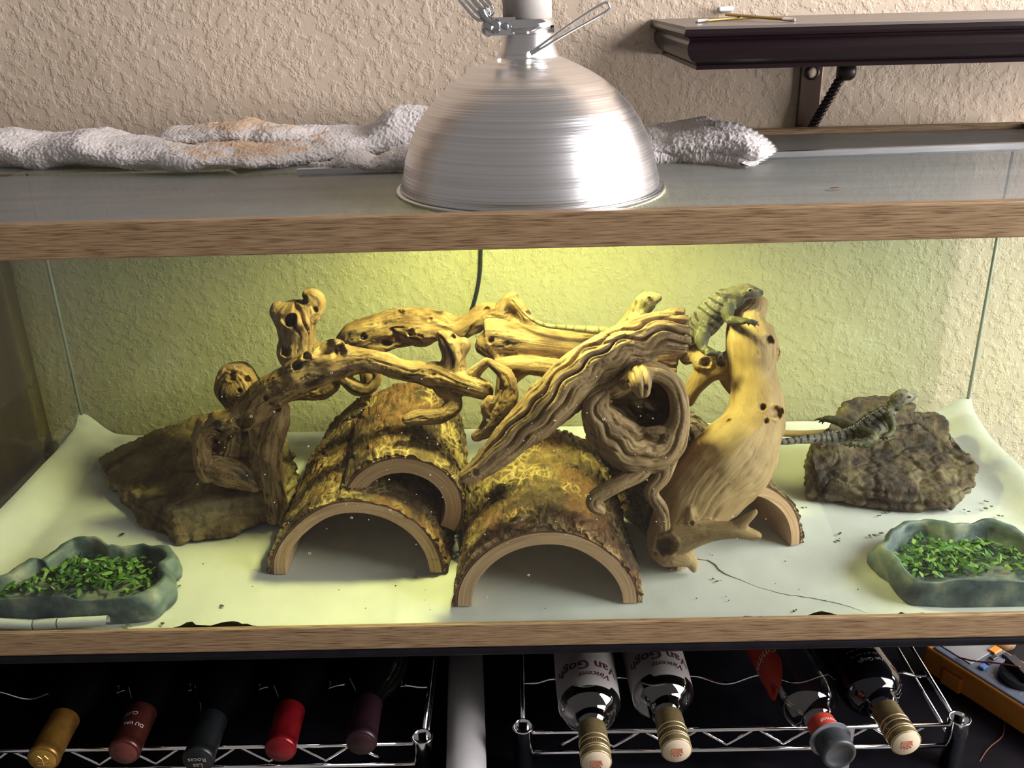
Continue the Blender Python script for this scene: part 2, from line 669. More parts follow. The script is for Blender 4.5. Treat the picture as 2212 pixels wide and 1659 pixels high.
# ---- stand
stand = thing('black_stand', (0, .2, -1.0), 'black wooden stand with an open shelf under the terrarium', 'stand')
box('stand_top', (-.625, -.002, -.009), (.625, .455, -.0005), M['black_stand'], stand, .003)
box('back_panel', (-.625, .43, -1.0), (.625, .455, -.0095), M['black_stand'], stand)
box('side_panel', (-.645, .0, -1.0), (-.625, .455, -.0005), M['black_stand'], stand)
for x0, y0 in ((.625, .0), (.625, .415)):
    box('leg', (x0, y0, -1.0), (x0 + .020, y0 + .040, -.0005), M['black_stand'], stand, .002)
SHZ = -.190
box('shelf_board', (-.625, .012, SHZ - .025), (.625, .43, SHZ), M['black_stand'], stand, .002)
box('front_edge', (-.625, -.002, SHZ - .03), (.625, .012, SHZ - .004), M['black_stand'], stand, .002)
box('door_panel', (-.62, .0, -.98), (-.003, .012, SHZ - .034), M['black_stand'], stand, .003)
box('door_panel', (.003, .0, -.98), (.62, .012, SHZ - .034), M['black_stand'], stand, .003)

# ---- cable on the wall behind the tank
M['rubber'] = mat('black_rubber', (.012, .013, .014), .5)
pts = [PY(1040, 330, W_Y - .006), PY(1038, 545, W_Y - .006), PY(1035, 600, W_Y - .006), PY(1026, 645, W_Y - .006), PY(1012, 690, W_Y - .006), PY(990, 760, W_Y - .006), PY(985, 850, W_Y - .006), PY(984, 1150, W_Y - .006)]
V, F = tube(spline(pts, 8), .0028, 8)
tag(mesh('power_cable', V, F, M['rubber']), 'black cable hanging down the wall behind the terrarium', 'cable')

# ---- wall shelf (ogee moulding returned round the left end)
sh = thing('wall_shelf', (.45, .34, .507), 'dark espresso wall shelf with moulded front edge', 'shelf')
zt = .5470
prof = [(.0, .0), (.0, -.002), (.0015, -.006), (.0010, -.0085), (-.004, -.010), (-.0055, -.012), (-.0035, -.016), (-.0030, -.021), (-.0045, -.026), (-.008, -.0305), (-.013, -.034), (-.0155, -.0355), (-.0145, -.0365), (-.0145, -.040)]
xl, yf, xr = .1625, .222, 1.0
V, F = [], []
for o, dz in prof:
    V += [(xl - o, W_Y - .001, zt + dz), (xl - o, yf - o, zt + dz), (xr, yf - o, zt + dz)]
n = len(prof)
for i in range(n - 1):
    for j in range(2):
        F.append((i * 3 + j, (i + 1) * 3 + j, (i + 1) * 3 + j + 1, i * 3 + j + 1))
mesh('moulding', V, F, M['espresso'], sh, False)
M['espresso_top'] = mat('pale_shelf_top', (.10, .085, .075), .35, spec=.5, stops=[(.3, (.13, .11, .10)), (.7, (.18, .155, .14))], scale=(6, 30, 1))  # shelf top coloured paler than the moulding
box('shelf_top', (xl - .0005, yf - .0005, zt - .002), (xr, W_Y - .001, zt + .0006), M['espresso_top'], sh)
box('shelf_underside', (xl + .0146, yf + .0146, zt - .0398), (xr, W_Y - .001, zt - .036), M['espresso'], sh)

# bracket with keyhole, twisted brace
M['bronze'] = mat('bronze_metal', (.10, .065, .05), .35, .6)
M['dark_bronze'] = mat('dark_bronze', (.018, .013, .012), .38, .5)
br = thing('shelf_bracket', (.355, .45, .40), 'bronze shelf bracket with keyhole plate and twisted brace under the shelf', 'bracket')
xb0, xb1 = PY(1728, 200, .452)[0], PY(1774, 200, .452)[0]
box('back_plate', (xb0, .452, .40), (xb1, .4595, .5065), M['bronze'], br, .001)
xc = (xb0 + xb1) / 2
kz = PY(1752, 157, .4515)[2]
V, F = lathe([(.0, 0), (.0062, 0), (.0062, .0012), (.0, .0012)], 20, (xc, .4512, kz), ((1, 0, 0), (0, 0, 1), (0, 1, 0)))
mesh('keyhole', V, F, M['plaster'], br)
V, F = lathe([(.0062, 0), (.0085, 0), (.0085, .0018), (.0062, .0018), (.0062, 0)], 20, (xc, .4500, kz), ((1, 0, 0), (0, 0, 1), (0, 1, 0)))
mesh('keyhole_rim', V, F, M['dark_bronze'], br)
A, B = PY(1822, 158, .405), PY(1758, 268, .438)
B = A + (B - A) * 1.35
t = np.linspace(0, 1, 90)
for ph in (0, np.pi):
    d = (B - A) / np.linalg.norm(B - A)
    n1 = np.cross(d, (0, 1., 0)); n1 /= np.linalg.norm(n1); n2 = np.cross(d, n1)
    C = A + np.outer(t, B - A) + .0028 * (np.outer(np.cos(t * 52 + ph), n1) + np.outer(np.sin(t * 52 + ph), n2))
    V, F = tube(C, .0032, 8, rnd=.6)
    mesh('twisted_rod', V, F, M['dark_bronze'], br)
V, F = lathe([(.0, -.009), (.008, -.009), (.0105, -.005), (.0105, .005), (.008, .009), (.0, .009)], 20, PY(1828, 154, .402), ((0, 1, 0), (0, 0, 1), (1, 0, 0)))
mesh('round_boss', V, F, M['dark_bronze'], br)
box('shelf_arm', (xc - .008, .30, .5035), (xc + .008, .452, .5068), M['bronze'], br)
V, F = tube([PY(1828, 154, .402), PY(1828, 154, .402) + np.array([0, 0, .022])], .004, 8)
mesh('boss_stem', V, F, M['dark_bronze'], br)

# things on the shelf
M['brass'] = mat('brass', (.42, .30, .10), .3, .9)
M['clear_plastic'] = mat('frosted_plastic', (.80, .82, .84), .25, spec=.5, trans=.35)
tz = zt + .003


def on_shelf(u, v):
    return PZ(u, v, tz)


P0, P1 = on_shelf(1508, 45.5), on_shelf(1640, 36.5)
wr = thing('metal_skewer', ((P0 + P1) / 2).tolist(), 'thin brass skewer lying on the wall shelf, tip to the left', 'skewer')
mesh('rod', *tube([P0, P1], .0016, 8, rnd=.7), M['brass'], wr)
mesh('tip', *tube([P0 + (P0 - P1) * .02, P0 + (P1 - P0) * .14], .0021, 8, rnd=.7), M['chrome'], wr)
P0, P1 = on_shelf(1568, 38.5) + np.array([0, 0, .0034]), on_shelf(1712, 43.0) + np.array([0, 0, .0])
wr = thing('metal_skewer', ((P0 + P1) / 2).tolist(), 'thin brass skewer lying on the wall shelf, silver tip to the right', 'skewer')
mesh('rod', *tube([P0, P1], .0016, 8, rnd=.7), M['brass'], wr)
mesh('tip', *tube([P1 + (P1 - P0) * .02, P1 + (P0 - P1) * .12], .0021, 8, rnd=.7), M['chrome'], wr)
P0, P1 = on_shelf(1560, 35) + np.array([0, .02, .007]), on_shelf(1674, 27) + np.array([0, .02, .006])
C = spline([P0, P0 * .6 + P1 * .4, P0 * .25 + P1 * .75, P1], 6)
sy = thing('plastic_dropper', ((P0 + P1) / 2).tolist(), 'small frosted plastic dropper lying behind the skewers on the wall shelf', 'dropper')
mesh('barrel', *tube(C[:13], np.linspace(.0028, .0050, 13), 12, rnd=.6), M['clear_plastic'], sy)
mesh('bulb', *tube(C[12:], np.linspace(.0056, .0066, len(C) - 12), 12, rnd=.8), M['clear_plastic'], sy)
# ------------------------------------------------------------------ dome lamp
LX, LY, LZ = .0105, .166, ZS + .004
LR = .1255
M['spun_alu'] = mat('spun_aluminium', (.80, .79, .80), .30, 1.0, stops=[(.35, (.70, .69, .70)), (.65, (.86, .85, .86))], scale=(1, 1, 420), detail=2,
                    bumps=[((2, 2, 1300), .22, 3, .0006, 'Object'), ((1, 1, 330), .15, 2, .0014, 'Object')], aniso=.0)
M['inner_alu'] = mat('inner_aluminium', (.85, .84, .80), .45, .9)
M['porcelain'] = mat('grey_ceramic', (.42, .39, .37), .55, stops=[(.3, (.40, .37, .35)), (.7, (.45, .42, .40))], scale=40)
lamp = thing('clamp_lamp', (LX, LY, ZS), 'spun aluminium dome clamp lamp standing on the mesh lid', 'lamp')


def dome_r(t):
    return t


zt_px = lambda u, v: PY(u, v, LY)[2]
r_px = lambda w, v: w / 2 / ppm(PY(1145, v, LY))
# silhouette: (half-width px, row)
sil = [(279, 400), (276, 385), (268, 340), (257, 300), (240, 262), (218, 228), (190, 198), (160, 172), (130, 153), (100, 137), (80, 128), (66, 122)]
prof = [(r_px(2 * w, v), zt_px(1145, v)) for w, v in sil]
prof = spline(np.array(prof), 6)
prof[:, 1] -= LZ
k = (LR - .0025) / prof[0, 0]
s_of = np.linspace(0, 1, len(prof))
fine = []
for i in range(len(prof) - 1):
    for q in range(3):
        t = q / 3
        fine.append(prof[i] * (1 - t) + prof[i + 1] * t)
fine.append(prof[-1])
fine = np.array(fine)
fine[:, 0] += .00010 * np.sin(np.arange(len(fine)) * 2.1) + .00022 * np.sin(np.arange(len(fine)) * .37)
fine[0, 1] = .002
fine[-1] = prof[-1]
V, F = lathe(fine, 96, (LX, LY, LZ))
refl = mesh('reflector', V, F, M['spun_alu'], lamp)
inner = fine.copy(); inner[:, 0] -= .0012
V, F = lathe(inner[::3], 64, (LX, LY, LZ))
mesh('reflector_lining', V, [f[::-1] for f in F], M['inner_alu'], lamp)
th = np.linspace(0, 2 * np.pi, 10, endpoint=False)
ring = [(LR + .0022 * math.cos(a), .0022 + .0022 * math.sin(a)) for a in np.linspace(0, 2 * np.pi, 11)]
V, F = lathe([(fine[0, 0], .004), (LR - .001, .0045)] + ring, 96, (LX, LY, LZ - .004))
mesh('rolled_rim', V, F, M['spun_alu'], lamp)
nz0 = prof[-1, 1]
nz1 = zt_px(1145, 68) - LZ
r0 = prof[-1, 0]
V, F = lathe([(r0 + .0012, nz0 - .0022), (r0 + .0006, nz0), (r0 * .96, nz0 + .004), (r_px(112, 100), nz0 + .55 * (nz1 - nz0)), (r_px(106, 75), nz1)], 48, (LX, LY, LZ))
mesh('neck', V, F, M['spun_alu'], lamp)
rs = r_px(106, 40)
z_b0, z_b1 = zt_px(1145, 70) - LZ, zt_px(1145, 40) - LZ
V, F = lathe([(rs + .0005, z_b0), (rs + .0022, z_b0), (rs + .0022, z_b1), (rs + .0005, z_b1)], 48, (LX, LY, LZ))
band = mesh('clamp_band', V, F, M['chrome'], lamp)
V, F = cap_fan(*lathe([(rs * 1.0, z_b0 - .004), (rs * 1.0, z_b1 + .02), (rs * .99, z_b1 + .055), (rs * .6, z_b1 + .06)], 48, (LX, LY, LZ)), 48)
mesh('lamp_socket', V, F, M['porcelain'], lamp)
# lug and bolt at the left of the band
yl = LY - .018
Lc = PY(1080, 57, yl)
MB().box((Lc[0] - .013, yl - .0012, Lc[2] - .0075), (Lc[0] + .014, yl + .0008, Lc[2] + .0075)).build('band_lug', M['chrome'], lamp)
for u, rr in ((1092, .0032), (1068, .0062)):
    V, F = cap_fan(*lathe([(rr, 0), (rr, .002), (rr * .7, .0032)], 20, PY(u, 57, yl - .001), ((1, 0, 0), (0, 0, 1), (0, -1, 0))), 20)
    mesh('bolt', V, F, M['chrome_dark'], lamp)
V, F = tube(spline([PY(1060, 62, yl - .004), PY(1050, 55, yl - .002), PY(1048, 66, yl + .004), PY(1056, 72, yl + .008)], 6), .0035, 10, rnd=.6)
mesh('wing_nut', V, F, M['chrome_dark'], lamp)
# spring clamp arms: looped wire going up and left out of sight
for (p, q, bend) in (((1000, -8), (1036, 32), 0), ((1012, -10), (1047, 28), 1), ((1024, -12), (1055, 22), 2)):
    y = yl + .004 * bend
    A, B = PY(*p, y), PY(*q, y)
    d = B - A; d /= np.linalg.norm(d); nrm = np.cross(d, (0, 1, 0))
    C = spline([A + nrm * .0045, B + nrm * .0045, B + d * .0045, B - nrm * .0045, A - nrm * .0045], 6)
    V, F = tube(C, .0014, 8, rnd=.6)
    mesh('spring_wire', V, F, M['chrome'], lamp)
V, F = tube(spline([PY(1040, 22, yl), PY(1048, 38, yl), PY(1062, 52, yl)], 6), .0042, 10, rnd=.6)
mesh('swivel_post', V, F, M['chrome_dark'], lamp)
# long wire guard leg hooked in the neck, pointing up right
A, B = PY(1146, 114, LY - .0295), PY(1312, 12, LY - .05)
d = (B - A); L = np.linalg.norm(d); d /= L
nrm = np.cross(d, (0, 1, 0)); nrm /= np.linalg.norm(nrm)
C = spline([A, A + d * L * .5 + nrm * .0028, B - d * .004 + nrm * .0034, B + d * .001, B - d * .004 - nrm * .0034, A + d * L * .5 - nrm * .0022, A + nrm * -.0015], 8)
V, F = tube(C, .0012, 8, rnd=.6)
mesh('wire_handle', V, F, M['chrome'], lamp)
M['vent_glow'] = emit_mat('vent_light', (1.0, .95, .7), 9.0)  # emissive discs stand in for bulb light leaking through the neck vents
for u, v in ((1143, 116), (1079, 131)):
    V, F = cap_fan(*lathe([(.0019, 0), (.0019, .0008)], 12, PY(u, v, LY - (.0287 if u > 1100 else .016)), ((1, 0, 0), (0, 0, 1), (0, -1, 0))), 12)
    mesh('vent_glow_disc', V, F, M['vent_glow'], lamp)
# bulb
M['bulb_glow'] = emit_mat('bulb_glow', (.98, .965, .36), 1180.0)
bz = LZ + .055
V, F = lathe([(.0, -.036), (.018, -.032), (.029, -.018), (.033, .0), (.029, .018), (.018, .034), (.014, .05), (.0135, .075)], 32, (LX, LY, bz))
mesh('light_bulb', V, F, M['bulb_glow'], lamp)
# ------------------------------------------------------------------ paper liner
FZ = .0165      # paper level


def build_paper():
    nx, ny = 240, 90
    X = np.linspace(-.6056, .6056, nx)
    Y = np.linspace(0, 1, ny)
    XX, T = np.meshgrid(X, Y, indexing='ij')
    # ragged front edge, torn back where the photo shows the dark bottom
    fe = .0085 + .0015 * noise(np.stack([X * 60, X * 0, X * 0], 1))
    for c, w, d in ((-.30, .045, .013), (-.335, .02, .004), (.22, .05, .006), (.285, .02, .010), (.37, .03, .008), (.45, .02, .006)):
        fe = fe + d * np.exp(-((X - c) / w) ** 4) * (1 + .35 * noise(np.stack([X * 160, X * 0 + c, X * 0], 1)))
    Yv = fe[:, None] + T * (.4255 - fe[:, None])
    x, y = XX.ravel(), Yv.ravel()
    z = np.full(x.shape, FZ) + .0010 * fbm(np.stack([x * 9, y * 9, x * 0], 1), 3) + .001
    # up-turned margins along the side panes and at the two rear corners
    lift_l = .030 * smoothstep(-.555, -.603, x) ** 1.3 * (.55 + .45 * smoothstep(.0, .2, y))
    lift_r = .016 * smoothstep(.545, .603, x) ** 1.3 * smoothstep(.02, .2, y)
    z = z + lift_l + lift_r
    cl = smoothstep(.34, .4255, y) * smoothstep(-.52, -.603, x)
    cr = smoothstep(.34, .4255, y) * smoothstep(.50, .603, x)
    z = z + .006 * cl + .016 * cr + .0125 * smoothstep(.405, .4255, y)
    z = z + .0012 * np.exp(-((x + .128) / .0025) ** 2) * (y < .2)       # fold line
    V = np.stack([x, y, np.maximum(z, FZ - .003)], 1)
    lin = thing('paper_liner', (0, .21, .013), 'white paper lining the terrarium floor, turned up at the side panes', 'paper')
    mesh('paper_sheet', V, grid_faces(nx, ny), M['paper'], lin)
    # rolled front margin at the left: three split tubes
    segs = [((-20, 1356), (72, 1361)), ((74, 1360), (124, 1357)), ((126, 1357), (232, 1352))]
    for (a, b) in segs:
        A, B = PY(*a, .014), PY(*b, .014)
        A[2] += .0035; B[2] += .0035
        k = 14
        th = np.linspace(-.7, 3.9, k)
        V = []
        for P, f in ((A, 1.0), (B, 1.05)):
            for t in th:
                V.append(P + np.array([0, -.0045 * f * math.cos(t) + .003, .0055 * f * math.sin(t)]))
        mesh('rolled_margin', V, grid_faces(2, k), M['paper'], lin)
    # curled corner tip at the rear left
    A, B = PY(128, 975, .40), PY(182, 925, .420)
    V = []
    for i in range(12):
        t = i / 11
        P = A * (1 - t) + B * t
        w = .011 * math.sin(math.pi * (.12 + .8 * t))
        for j in range(8):
            a = -1.2 + 3.6 * j / 7
            V.append(P + np.array([-w * math.sin(a) * .8, .25 * w * math.cos(a), w * math.cos(a)]))
    mesh('curled_corner', V, grid_faces(12, 8), M['paper'], lin)
    # second sheet on top with a torn front edge
    edge = [(1330, 1150), (1420, 1195), (1530, 1216), (1560, 1240), (1620, 1265), (1690, 1287), (1760, 1297), (1820, 1310), (1875, 1327)]
    E = np.array([PZ(u, v, FZ) for u, v in edge])
    E = spline(E, 8)
    E[:, 1] += .0012 * noise(np.stack([E[:, 0] * 300, E[:, 1] * 0, E[:, 0] * 0], 1))
    n2 = 30
    V = []
    for p in E:
        for j in range(n2):
            t = j / (n2 - 1)
            y = p[1] + t * (.40 - p[1])
            V.append((p[0] + t * .03, y, 0))
    V = np.array(V)
    V[:, 2] = FZ + .0018 + .0010 * fbm(np.stack([V[:, 0] * 9, V[:, 1] * 9, V[:, 0] * 0], 1), 3) + .0008 * noise(V * 30)
    s2 = mesh('paper_sheet', V, grid_faces(len(E), n2), M['paper'])
    tag(s2, 'second white paper sheet with a torn front edge, right of the centre hide', 'paper')


build_paper()

# ------------------------------------------------------------------ feeding bowls
M['bowl'] = mat('teal_stone_resin', (.10, .15, .14), .55, spec=.4,
                stops=[(.36, (.035, .046, .056)), (.46, (.065, .088, .092)), (.54, (.095, .13, .12)), (.66, (.21, .215, .175))], scale=34, detail=8,
                bump=.35, bscale=90, bdist=.002)
M['greens'] = mat('chopped_leaves', (.1, .3, .03), .5, spec=.35, island=[(0, (.02, .06, .010)), (.35, (.04, .12, .016)), (.7, (.08, .19, .03)), (1, (.19, .29, .075))])


def bowl(label, outline, zr, zi, seed, lean=0.0, leaf_label='', n_leaf=430, hide=None):
    P = np.array([PZ(u, v, FZ + zr) for u, v in outline])
    P = np.vstack([P, P[:1]])
    C = spline(P, 10)[:-1]
    c = C.mean(0)
    n = len(C)
    prof = [(1.02, 0.001), (1.065, .005), (1.085, zr * .40), (1.065, zr * .72), (1.02, zr * .95), (.965, zr), (.925, zr * .94), (.90, zr * .7), (.875, zi + .004), (.82, zi), (.5, zi), (.02, zi)]
    V = []
    for s, h in prof:
        ring = c + (C - c) * s
        ring[:, 2] = FZ + h
        V.append(ring)
    V = np.vstack(V)
    nn = noise(V * 38 + seed) * .0032 + noise(V * 75 + seed) * .0016 + noise(V * 160 + seed) * .0006
    wz = np.clip((V[:, 2] - FZ) / zr, 0, 1)
    V[:, 2] += (nn + .004 * noise(V * np.array([26, 26, 0]) + seed)) * wz
    V[:, :2] += ((V - c)[:, :2] / np.linalg.norm((V - c)[:, :2], axis=1)[:, None]) * (nn * 1.3)[:, None]
    V[:, 1] = np.where(V[:, 1] < .036, .036 - .012 * np.tanh((.036 - V[:, 1]) / .012), V[:, 1])
    V[:, 0] = np.clip(V[:, 0], -.600, .600)
    F = grid_faces(len(prof), n, True)
    F.append(tuple((len(prof) - 1) * n + j for j in range(n)))
    o = mesh('feeding_bowl', V, F, M['bowl'], base=(c[0], c[1], FZ))
    tag(o, label, 'bowl')
    # chopped greens
    rng = np.random.default_rng(seed)
    LV, LF = [], []
    inner = c + (C - c) * .80
    placed = 0
    while placed < n_leaf:
        a = rng.integers(0, n)
        rr = math.sqrt(rng.random())
        p = c * (1 - rr) + inner[a] * rr
        if (hide and hide(p, rng)) or p[1] < .060 or abs(p[0]) > .585:
            continue
        hgt = FZ + zi + .002 + rng.random() * .011 * (1 - .5 * rr * rr)
        L, w = rng.uniform(.005, .014), rng.uniform(.002, .0052)
        yaw, pit, rol = rng.uniform(0, 6.28), rng.uniform(-.45, .45), rng.uniform(-.6, .6)
        R = np.array(Matrix.Rotation(yaw, 3, 'Z') @ Matrix.Rotation(pit, 3, 'Y') @ Matrix.Rotation(rol, 3, 'X'))
        bend = rng.uniform(-.003, .003)
        b0 = len(LV)
        m = 4
        for i in range(m):
            t = i / (m - 1) - .5
            ww = w * (.55 + .9 * (.25 - t * t) * 2 + rng.uniform(-.15, .15))
            for sgn in (-1, 1):
                q = np.array([t * L, sgn * ww / 2, bend * (1 - 4 * t * t)])
                LV.append(np.array([p[0], p[1], hgt]) + R @ q)
        for i in range(m - 1):
            LF.append((b0 + 2 * i, b0 + 2 * i + 1, b0 + 2 * i + 3, b0 + 2 * i + 2))
        placed += 1
    lo = mesh('chopped_greens', np.array(LV), LF, M['greens'], smooth=False)
    tag(lo, leaf_label, 'greens', kind='stuff')
    return o


bowl('blue-green stone-look feeding bowl in the front left corner of the terrarium',
     [(0, 1234), (60, 1201), (84, 1200), (115, 1180), (157, 1163), (196, 1161), (224, 1163), (252, 1172), (304, 1166), (336, 1170), (360, 1182), (372, 1200), (360, 1214), (364, 1236), (345, 1262), (300, 1288), (245, 1304), (160, 1316), (60, 1318), (-40, 1312), (-75, 1280), (-50, 1250)],
     .031, .009, 3, leaf_label='chopped dark green leaves heaped in the left feeding bowl', n_leaf=420,
     hide=lambda p, r: p[1] > .155)
bowl('blue-green stone-look feeding bowl in the front right corner of the terrarium',
     [(1895, 1172), (1916, 1150), (1944, 1126), (1994, 1118), (2038, 1127), (2074, 1132), (2121, 1125), (2164, 1131), (2230, 1152), (2290, 1180), (2310, 1225), (2280, 1262), (2212, 1270), (2146, 1272), (2085, 1268), (2010, 1260), (1962, 1240), (1928, 1205), (1905, 1186)],
     .031, .009, 5, leaf_label='chopped bright green leaves heaped in the right feeding bowl', n_leaf=460,
     hide=lambda p, r: p[1] > .20)

# crumbs of leaf scattered on the paper
LV, LF = [], []
rng = np.random.default_rng(21)
spots = [(1700, 1090), (1735, 1095), (1880, 1160), (1898, 1150), (1806, 1168), (1820, 1155), (1885, 1195), (2070, 1085), (2130, 1085), (2138, 1095), (2160, 1115), (350, 1350), (285, 1355), (1920, 1108), (1900, 1112),
         (370, 1280), (380, 1270), (485, 1312), (650, 1160), (1540, 1255), (1720, 1320), (2090, 1105), (330, 1135), (265, 1153)]
for i in range(110):
    if i < 48:
        u, v = spots[i % len(spots)]
        u += rng.uniform(-9, 9); v += rng.uniform(-4, 4)
    else:
        u, v = rng.uniform(380, 2100), rng.uniform(1120, 1330)
    p = PZ(u, v, FZ + .003)
    s = rng.uniform(.001, .0028) if i < 48 else rng.uniform(.0006, .0012)
    b0 = len(LV)
    a = rng.uniform(0, 6.28)
    for k in range(5):
        t = a + k * 1.2566
        rr = s * rng.uniform(.5, 1.3)
        LV.append(p + np.array([rr * math.cos(t), rr * math.sin(t), rng.uniform(0, .001)]))
    LF.append(tuple(b0 + k for k in range(5)))
M['crumbs'] = mat('leaf_crumbs', (.05, .07, .02), .8, island=[(0, (.03, .025, .015)), (.5, (.04, .06, .02)), (1, (.06, .15, .03))])
tag(mesh('leaf_crumbs', np.array(LV), LF, M['crumbs'], smooth=False), 'tiny leaf and bark crumbs scattered over the white paper', 'crumbs', kind='stuff')

# ------------------------------------------------------------------ half-log hides
M['bark'] = mat('rough_bark', (.2, .12, .05), .8, spec=.25, vcol='Col', stops=[(.3, (.65, .65, .65)), (.7, (1.25, 1.25, 1.25))], scale=(300, 160, 300), detail=5, coord='grain',
                bumps=[((160, 60, 160), .9, 5, .004, 'grain'), ((600, 300, 600), .5, 3, .0012, 'grain')])
M['cut_wood'] = mat('sawn_wood', (.42, .27, .16), .65, spec=.3, stops=[(.3, (.37, .21, .115)), (.5, (.50, .315, .185)), (.7, (.58, .39, .24))], scale=(14, 500, 14), detail=3, coord='grain',
                    bump=.3, bscale=(30, 700, 30), bdist=.0008)
M['cambium'] = mat('inner_bark', (.13, .05, .03), .8, stops=[(.3, (.09, .032, .02)), (.7, (.20, .085, .045))], scale=60)


def half_log(label, base, length, ro, ri, yaw=0.0, tilt=0.0, pitch=0.0, seed=0, squash=1.0, a0=0.0, a1=math.pi, nth=230, nl=230, bark_t=.006, lump=.004):
    """half-round hollow log: sawn wood shell, red inner bark, rough outer bark; axis along its local y"""
    t = thing('half_log_hide', base, label, 'log hide', 'half-log hides on the terrarium floor')
    Rm = np.array(Matrix.Rotation(yaw, 3, 'Z') @ Matrix.Rotation(pitch, 3, 'X') @ Matrix.Rotation(tilt, 3, 'Y'))

    def shell(r0, r1f, name, m, nth, nl, y0=0.0, y1=None, ragged=0.0, smooth=True, wobble=0.0):
        y1 = length if y1 is None else y1
        th = np.linspace(a0, a1, nth)
        yy = np.linspace(y0, y1, nl)
        TH, YY = np.meshgrid(th, yy, indexing='ij')
        th_, y_ = TH.ravel(), YY.ravel()
        wob = 1 + .035 * noise(np.stack([np.cos(th_) * 1.3 + seed, np.sin(th_) * 1.3, y_ * 5], 1))
        inn = r0 * wob
        out = r1f(th_, y_) * wob
        if ragged:
            e = ragged * noise(np.stack([np.cos(th_) * 14, np.sin(th_) * 14, th_ * 0 + seed], 1)) * (np.exp(-(y_ - y0) / .01))
            y_o = y_ + e
        else:
            y_o = y_
        Vi = np.stack([-inn * np.cos(th_), y_, inn * np.sin(th_) * squash], 1)
        Vo = np.stack([-out * np.cos(th_), y_o, out * np.sin(th_) * squash], 1)
        n = nth * nl
        F = [f[::-1] for f in grid_faces(nth, nl)] + [tuple(i + n for i in f) for f in grid_faces(nth, nl)]
        for i in range(nth - 1):
            a, b = i * nl, (i + 1) * nl
            F.append((a, b, b + n, a + n))
            a, b = i * nl + nl - 1, (i + 1) * nl + nl - 1
            F.append((b, a, a + n, b + n))
        for j in range(nl - 1):
            F.append((j + 1, j, j + n, j + 1 + n))
            q = (nth - 1) * nl
            F.append((q + j, q + j + 1, q + j + 1 + n, q + j + n))
        V = np.vstack([Vi, Vo])
        gr = np.vstack([np.stack([th_ * ro, y_ * 0 + inn, y_], 1), np.stack([th_ * ro, out, y_], 1)])
        at = {}
        if name == 'bark':
            gr = np.stack([V[:, 0], V[:, 1], V[:, 2]], 1) + seed
            cc = bark_col(th_, y_)
            at['Col'] = np.vstack([cc, cc])
        V = V @ Rm.T + np.array(base)
        return mesh(name, V, F, m, t, smooth, attrs={'grain': gr, **at})

    def flat(r):
        return lambda th, y: np.full(th.shape, r)

    def bark_col(th, y):
        q = np.stack([np.cos(th) * ro, np.sin(th) * ro, y], 1)
        qs = q * np.array([75, 75, 34]) + seed + .5 * np.stack([noise(q * 60), noise(q * 60 + 9), noise(q * 40 + 5)], 1)
        f1, f2 = worley(qs)
        g1, g2 = worley(qs * 2.1 + 5)
        flake = np.maximum(1 - smoothstep(.02, .16, f2 - f1), .8 * (1 - smoothstep(.02, .14, g2 - g1)))
        flake = flake * smoothstep(-.25, .35, noise(q * 34 + seed) + .3 * noise(q * 120))
        red, brn, drk, yel = np.array((.155, .075, .034)), np.array((.15, .095, .043)), np.array((.045, .026, .018)), np.array((.50, .36, .15))
        m1 = smoothstep(-.3, .3, noise(q * 26 + seed + 3))[:, None]
        c = red * m1 + brn * (1 - m1)
        m2 = smoothstep(.15, .5, noise(q * 20 + seed + 8) + .35 * noise(q * 90))[:, None]
        c = c * (1 - .8 * m2) + drk * .8 * m2
        c = c * (1 + .35 * noise(q * 160 + seed))[:, None]
        c = c * (1 - .8 * flake[:, None]) + yel * .8 * flake[:, None]
        return np.clip(np.hstack([c, np.ones((len(c), 1))]), 0, 1)

    def bark_out(th, y):
        q = np.stack([np.cos(th) * ro, np.sin(th) * ro, y], 1)
        qs = q * np.array([75, 75, 34]) + seed + .5 * np.stack([noise(q * 60), noise(q * 60 + 9), noise(q * 40 + 5)], 1)
        f1, f2 = worley(qs)
        plates = smoothstep(.02, .35, f2 - f1)
        r = ro + lump * fbm(q * 14 + seed, 2) + .0020 * (plates - .6) + .0008 * noise(q * np.array([220, 220, 120]))
        r = r + .0012 * np.tanh(6 * noise(qs * .8 + 4)) * plates
        return np.maximum(r, ro - bark_t + .0022)

    shell(ri, flat(ro - bark_t), 'sawn_wood', M['cut_wood'], 60, 24, smooth=False)
    shell(ro - bark_t + .0002, flat(ro - bark_t + .0022), 'inner_bark', M['cambium'], 60, 8, .0006, length - .0006)
    shell(ro - bark_t + .0021, bark_out, 'bark', M['bark'], nth, nl, .0006, length - .001, .0025)
    return t


half_log('large bark half-log hide on the left, carrying a smaller hide', (-.1785, .100, FZ + .003), .285, .0945, .076, yaw=math.radians(-1), seed=2, squash=.96)
half_log('small bark half-log hide tilted on top of the left large hide', tuple(PY(868, 1100, .126)), .155, .0665, .0450, yaw=math.radians(2), tilt=math.radians(24), pitch=math.radians(5), seed=8, squash=1.02, a0=-.16, a1=math.pi + .10, nth=190, nl=150, bark_t=.005, lump=.0022)
half_log('bark half-log hide in the centre, nearest the front glass', (.0205, .0395, FZ + .003), .225, .0945, .075, yaw=math.radians(0), seed=5, squash=.93, lump=.005)
half_log('dark bark half-log hide behind the smooth pale driftwood', (.228, .115, FZ + .004), .25, .0800, .064, yaw=math.radians(18), seed=11, squash=1.12, lump=.004)
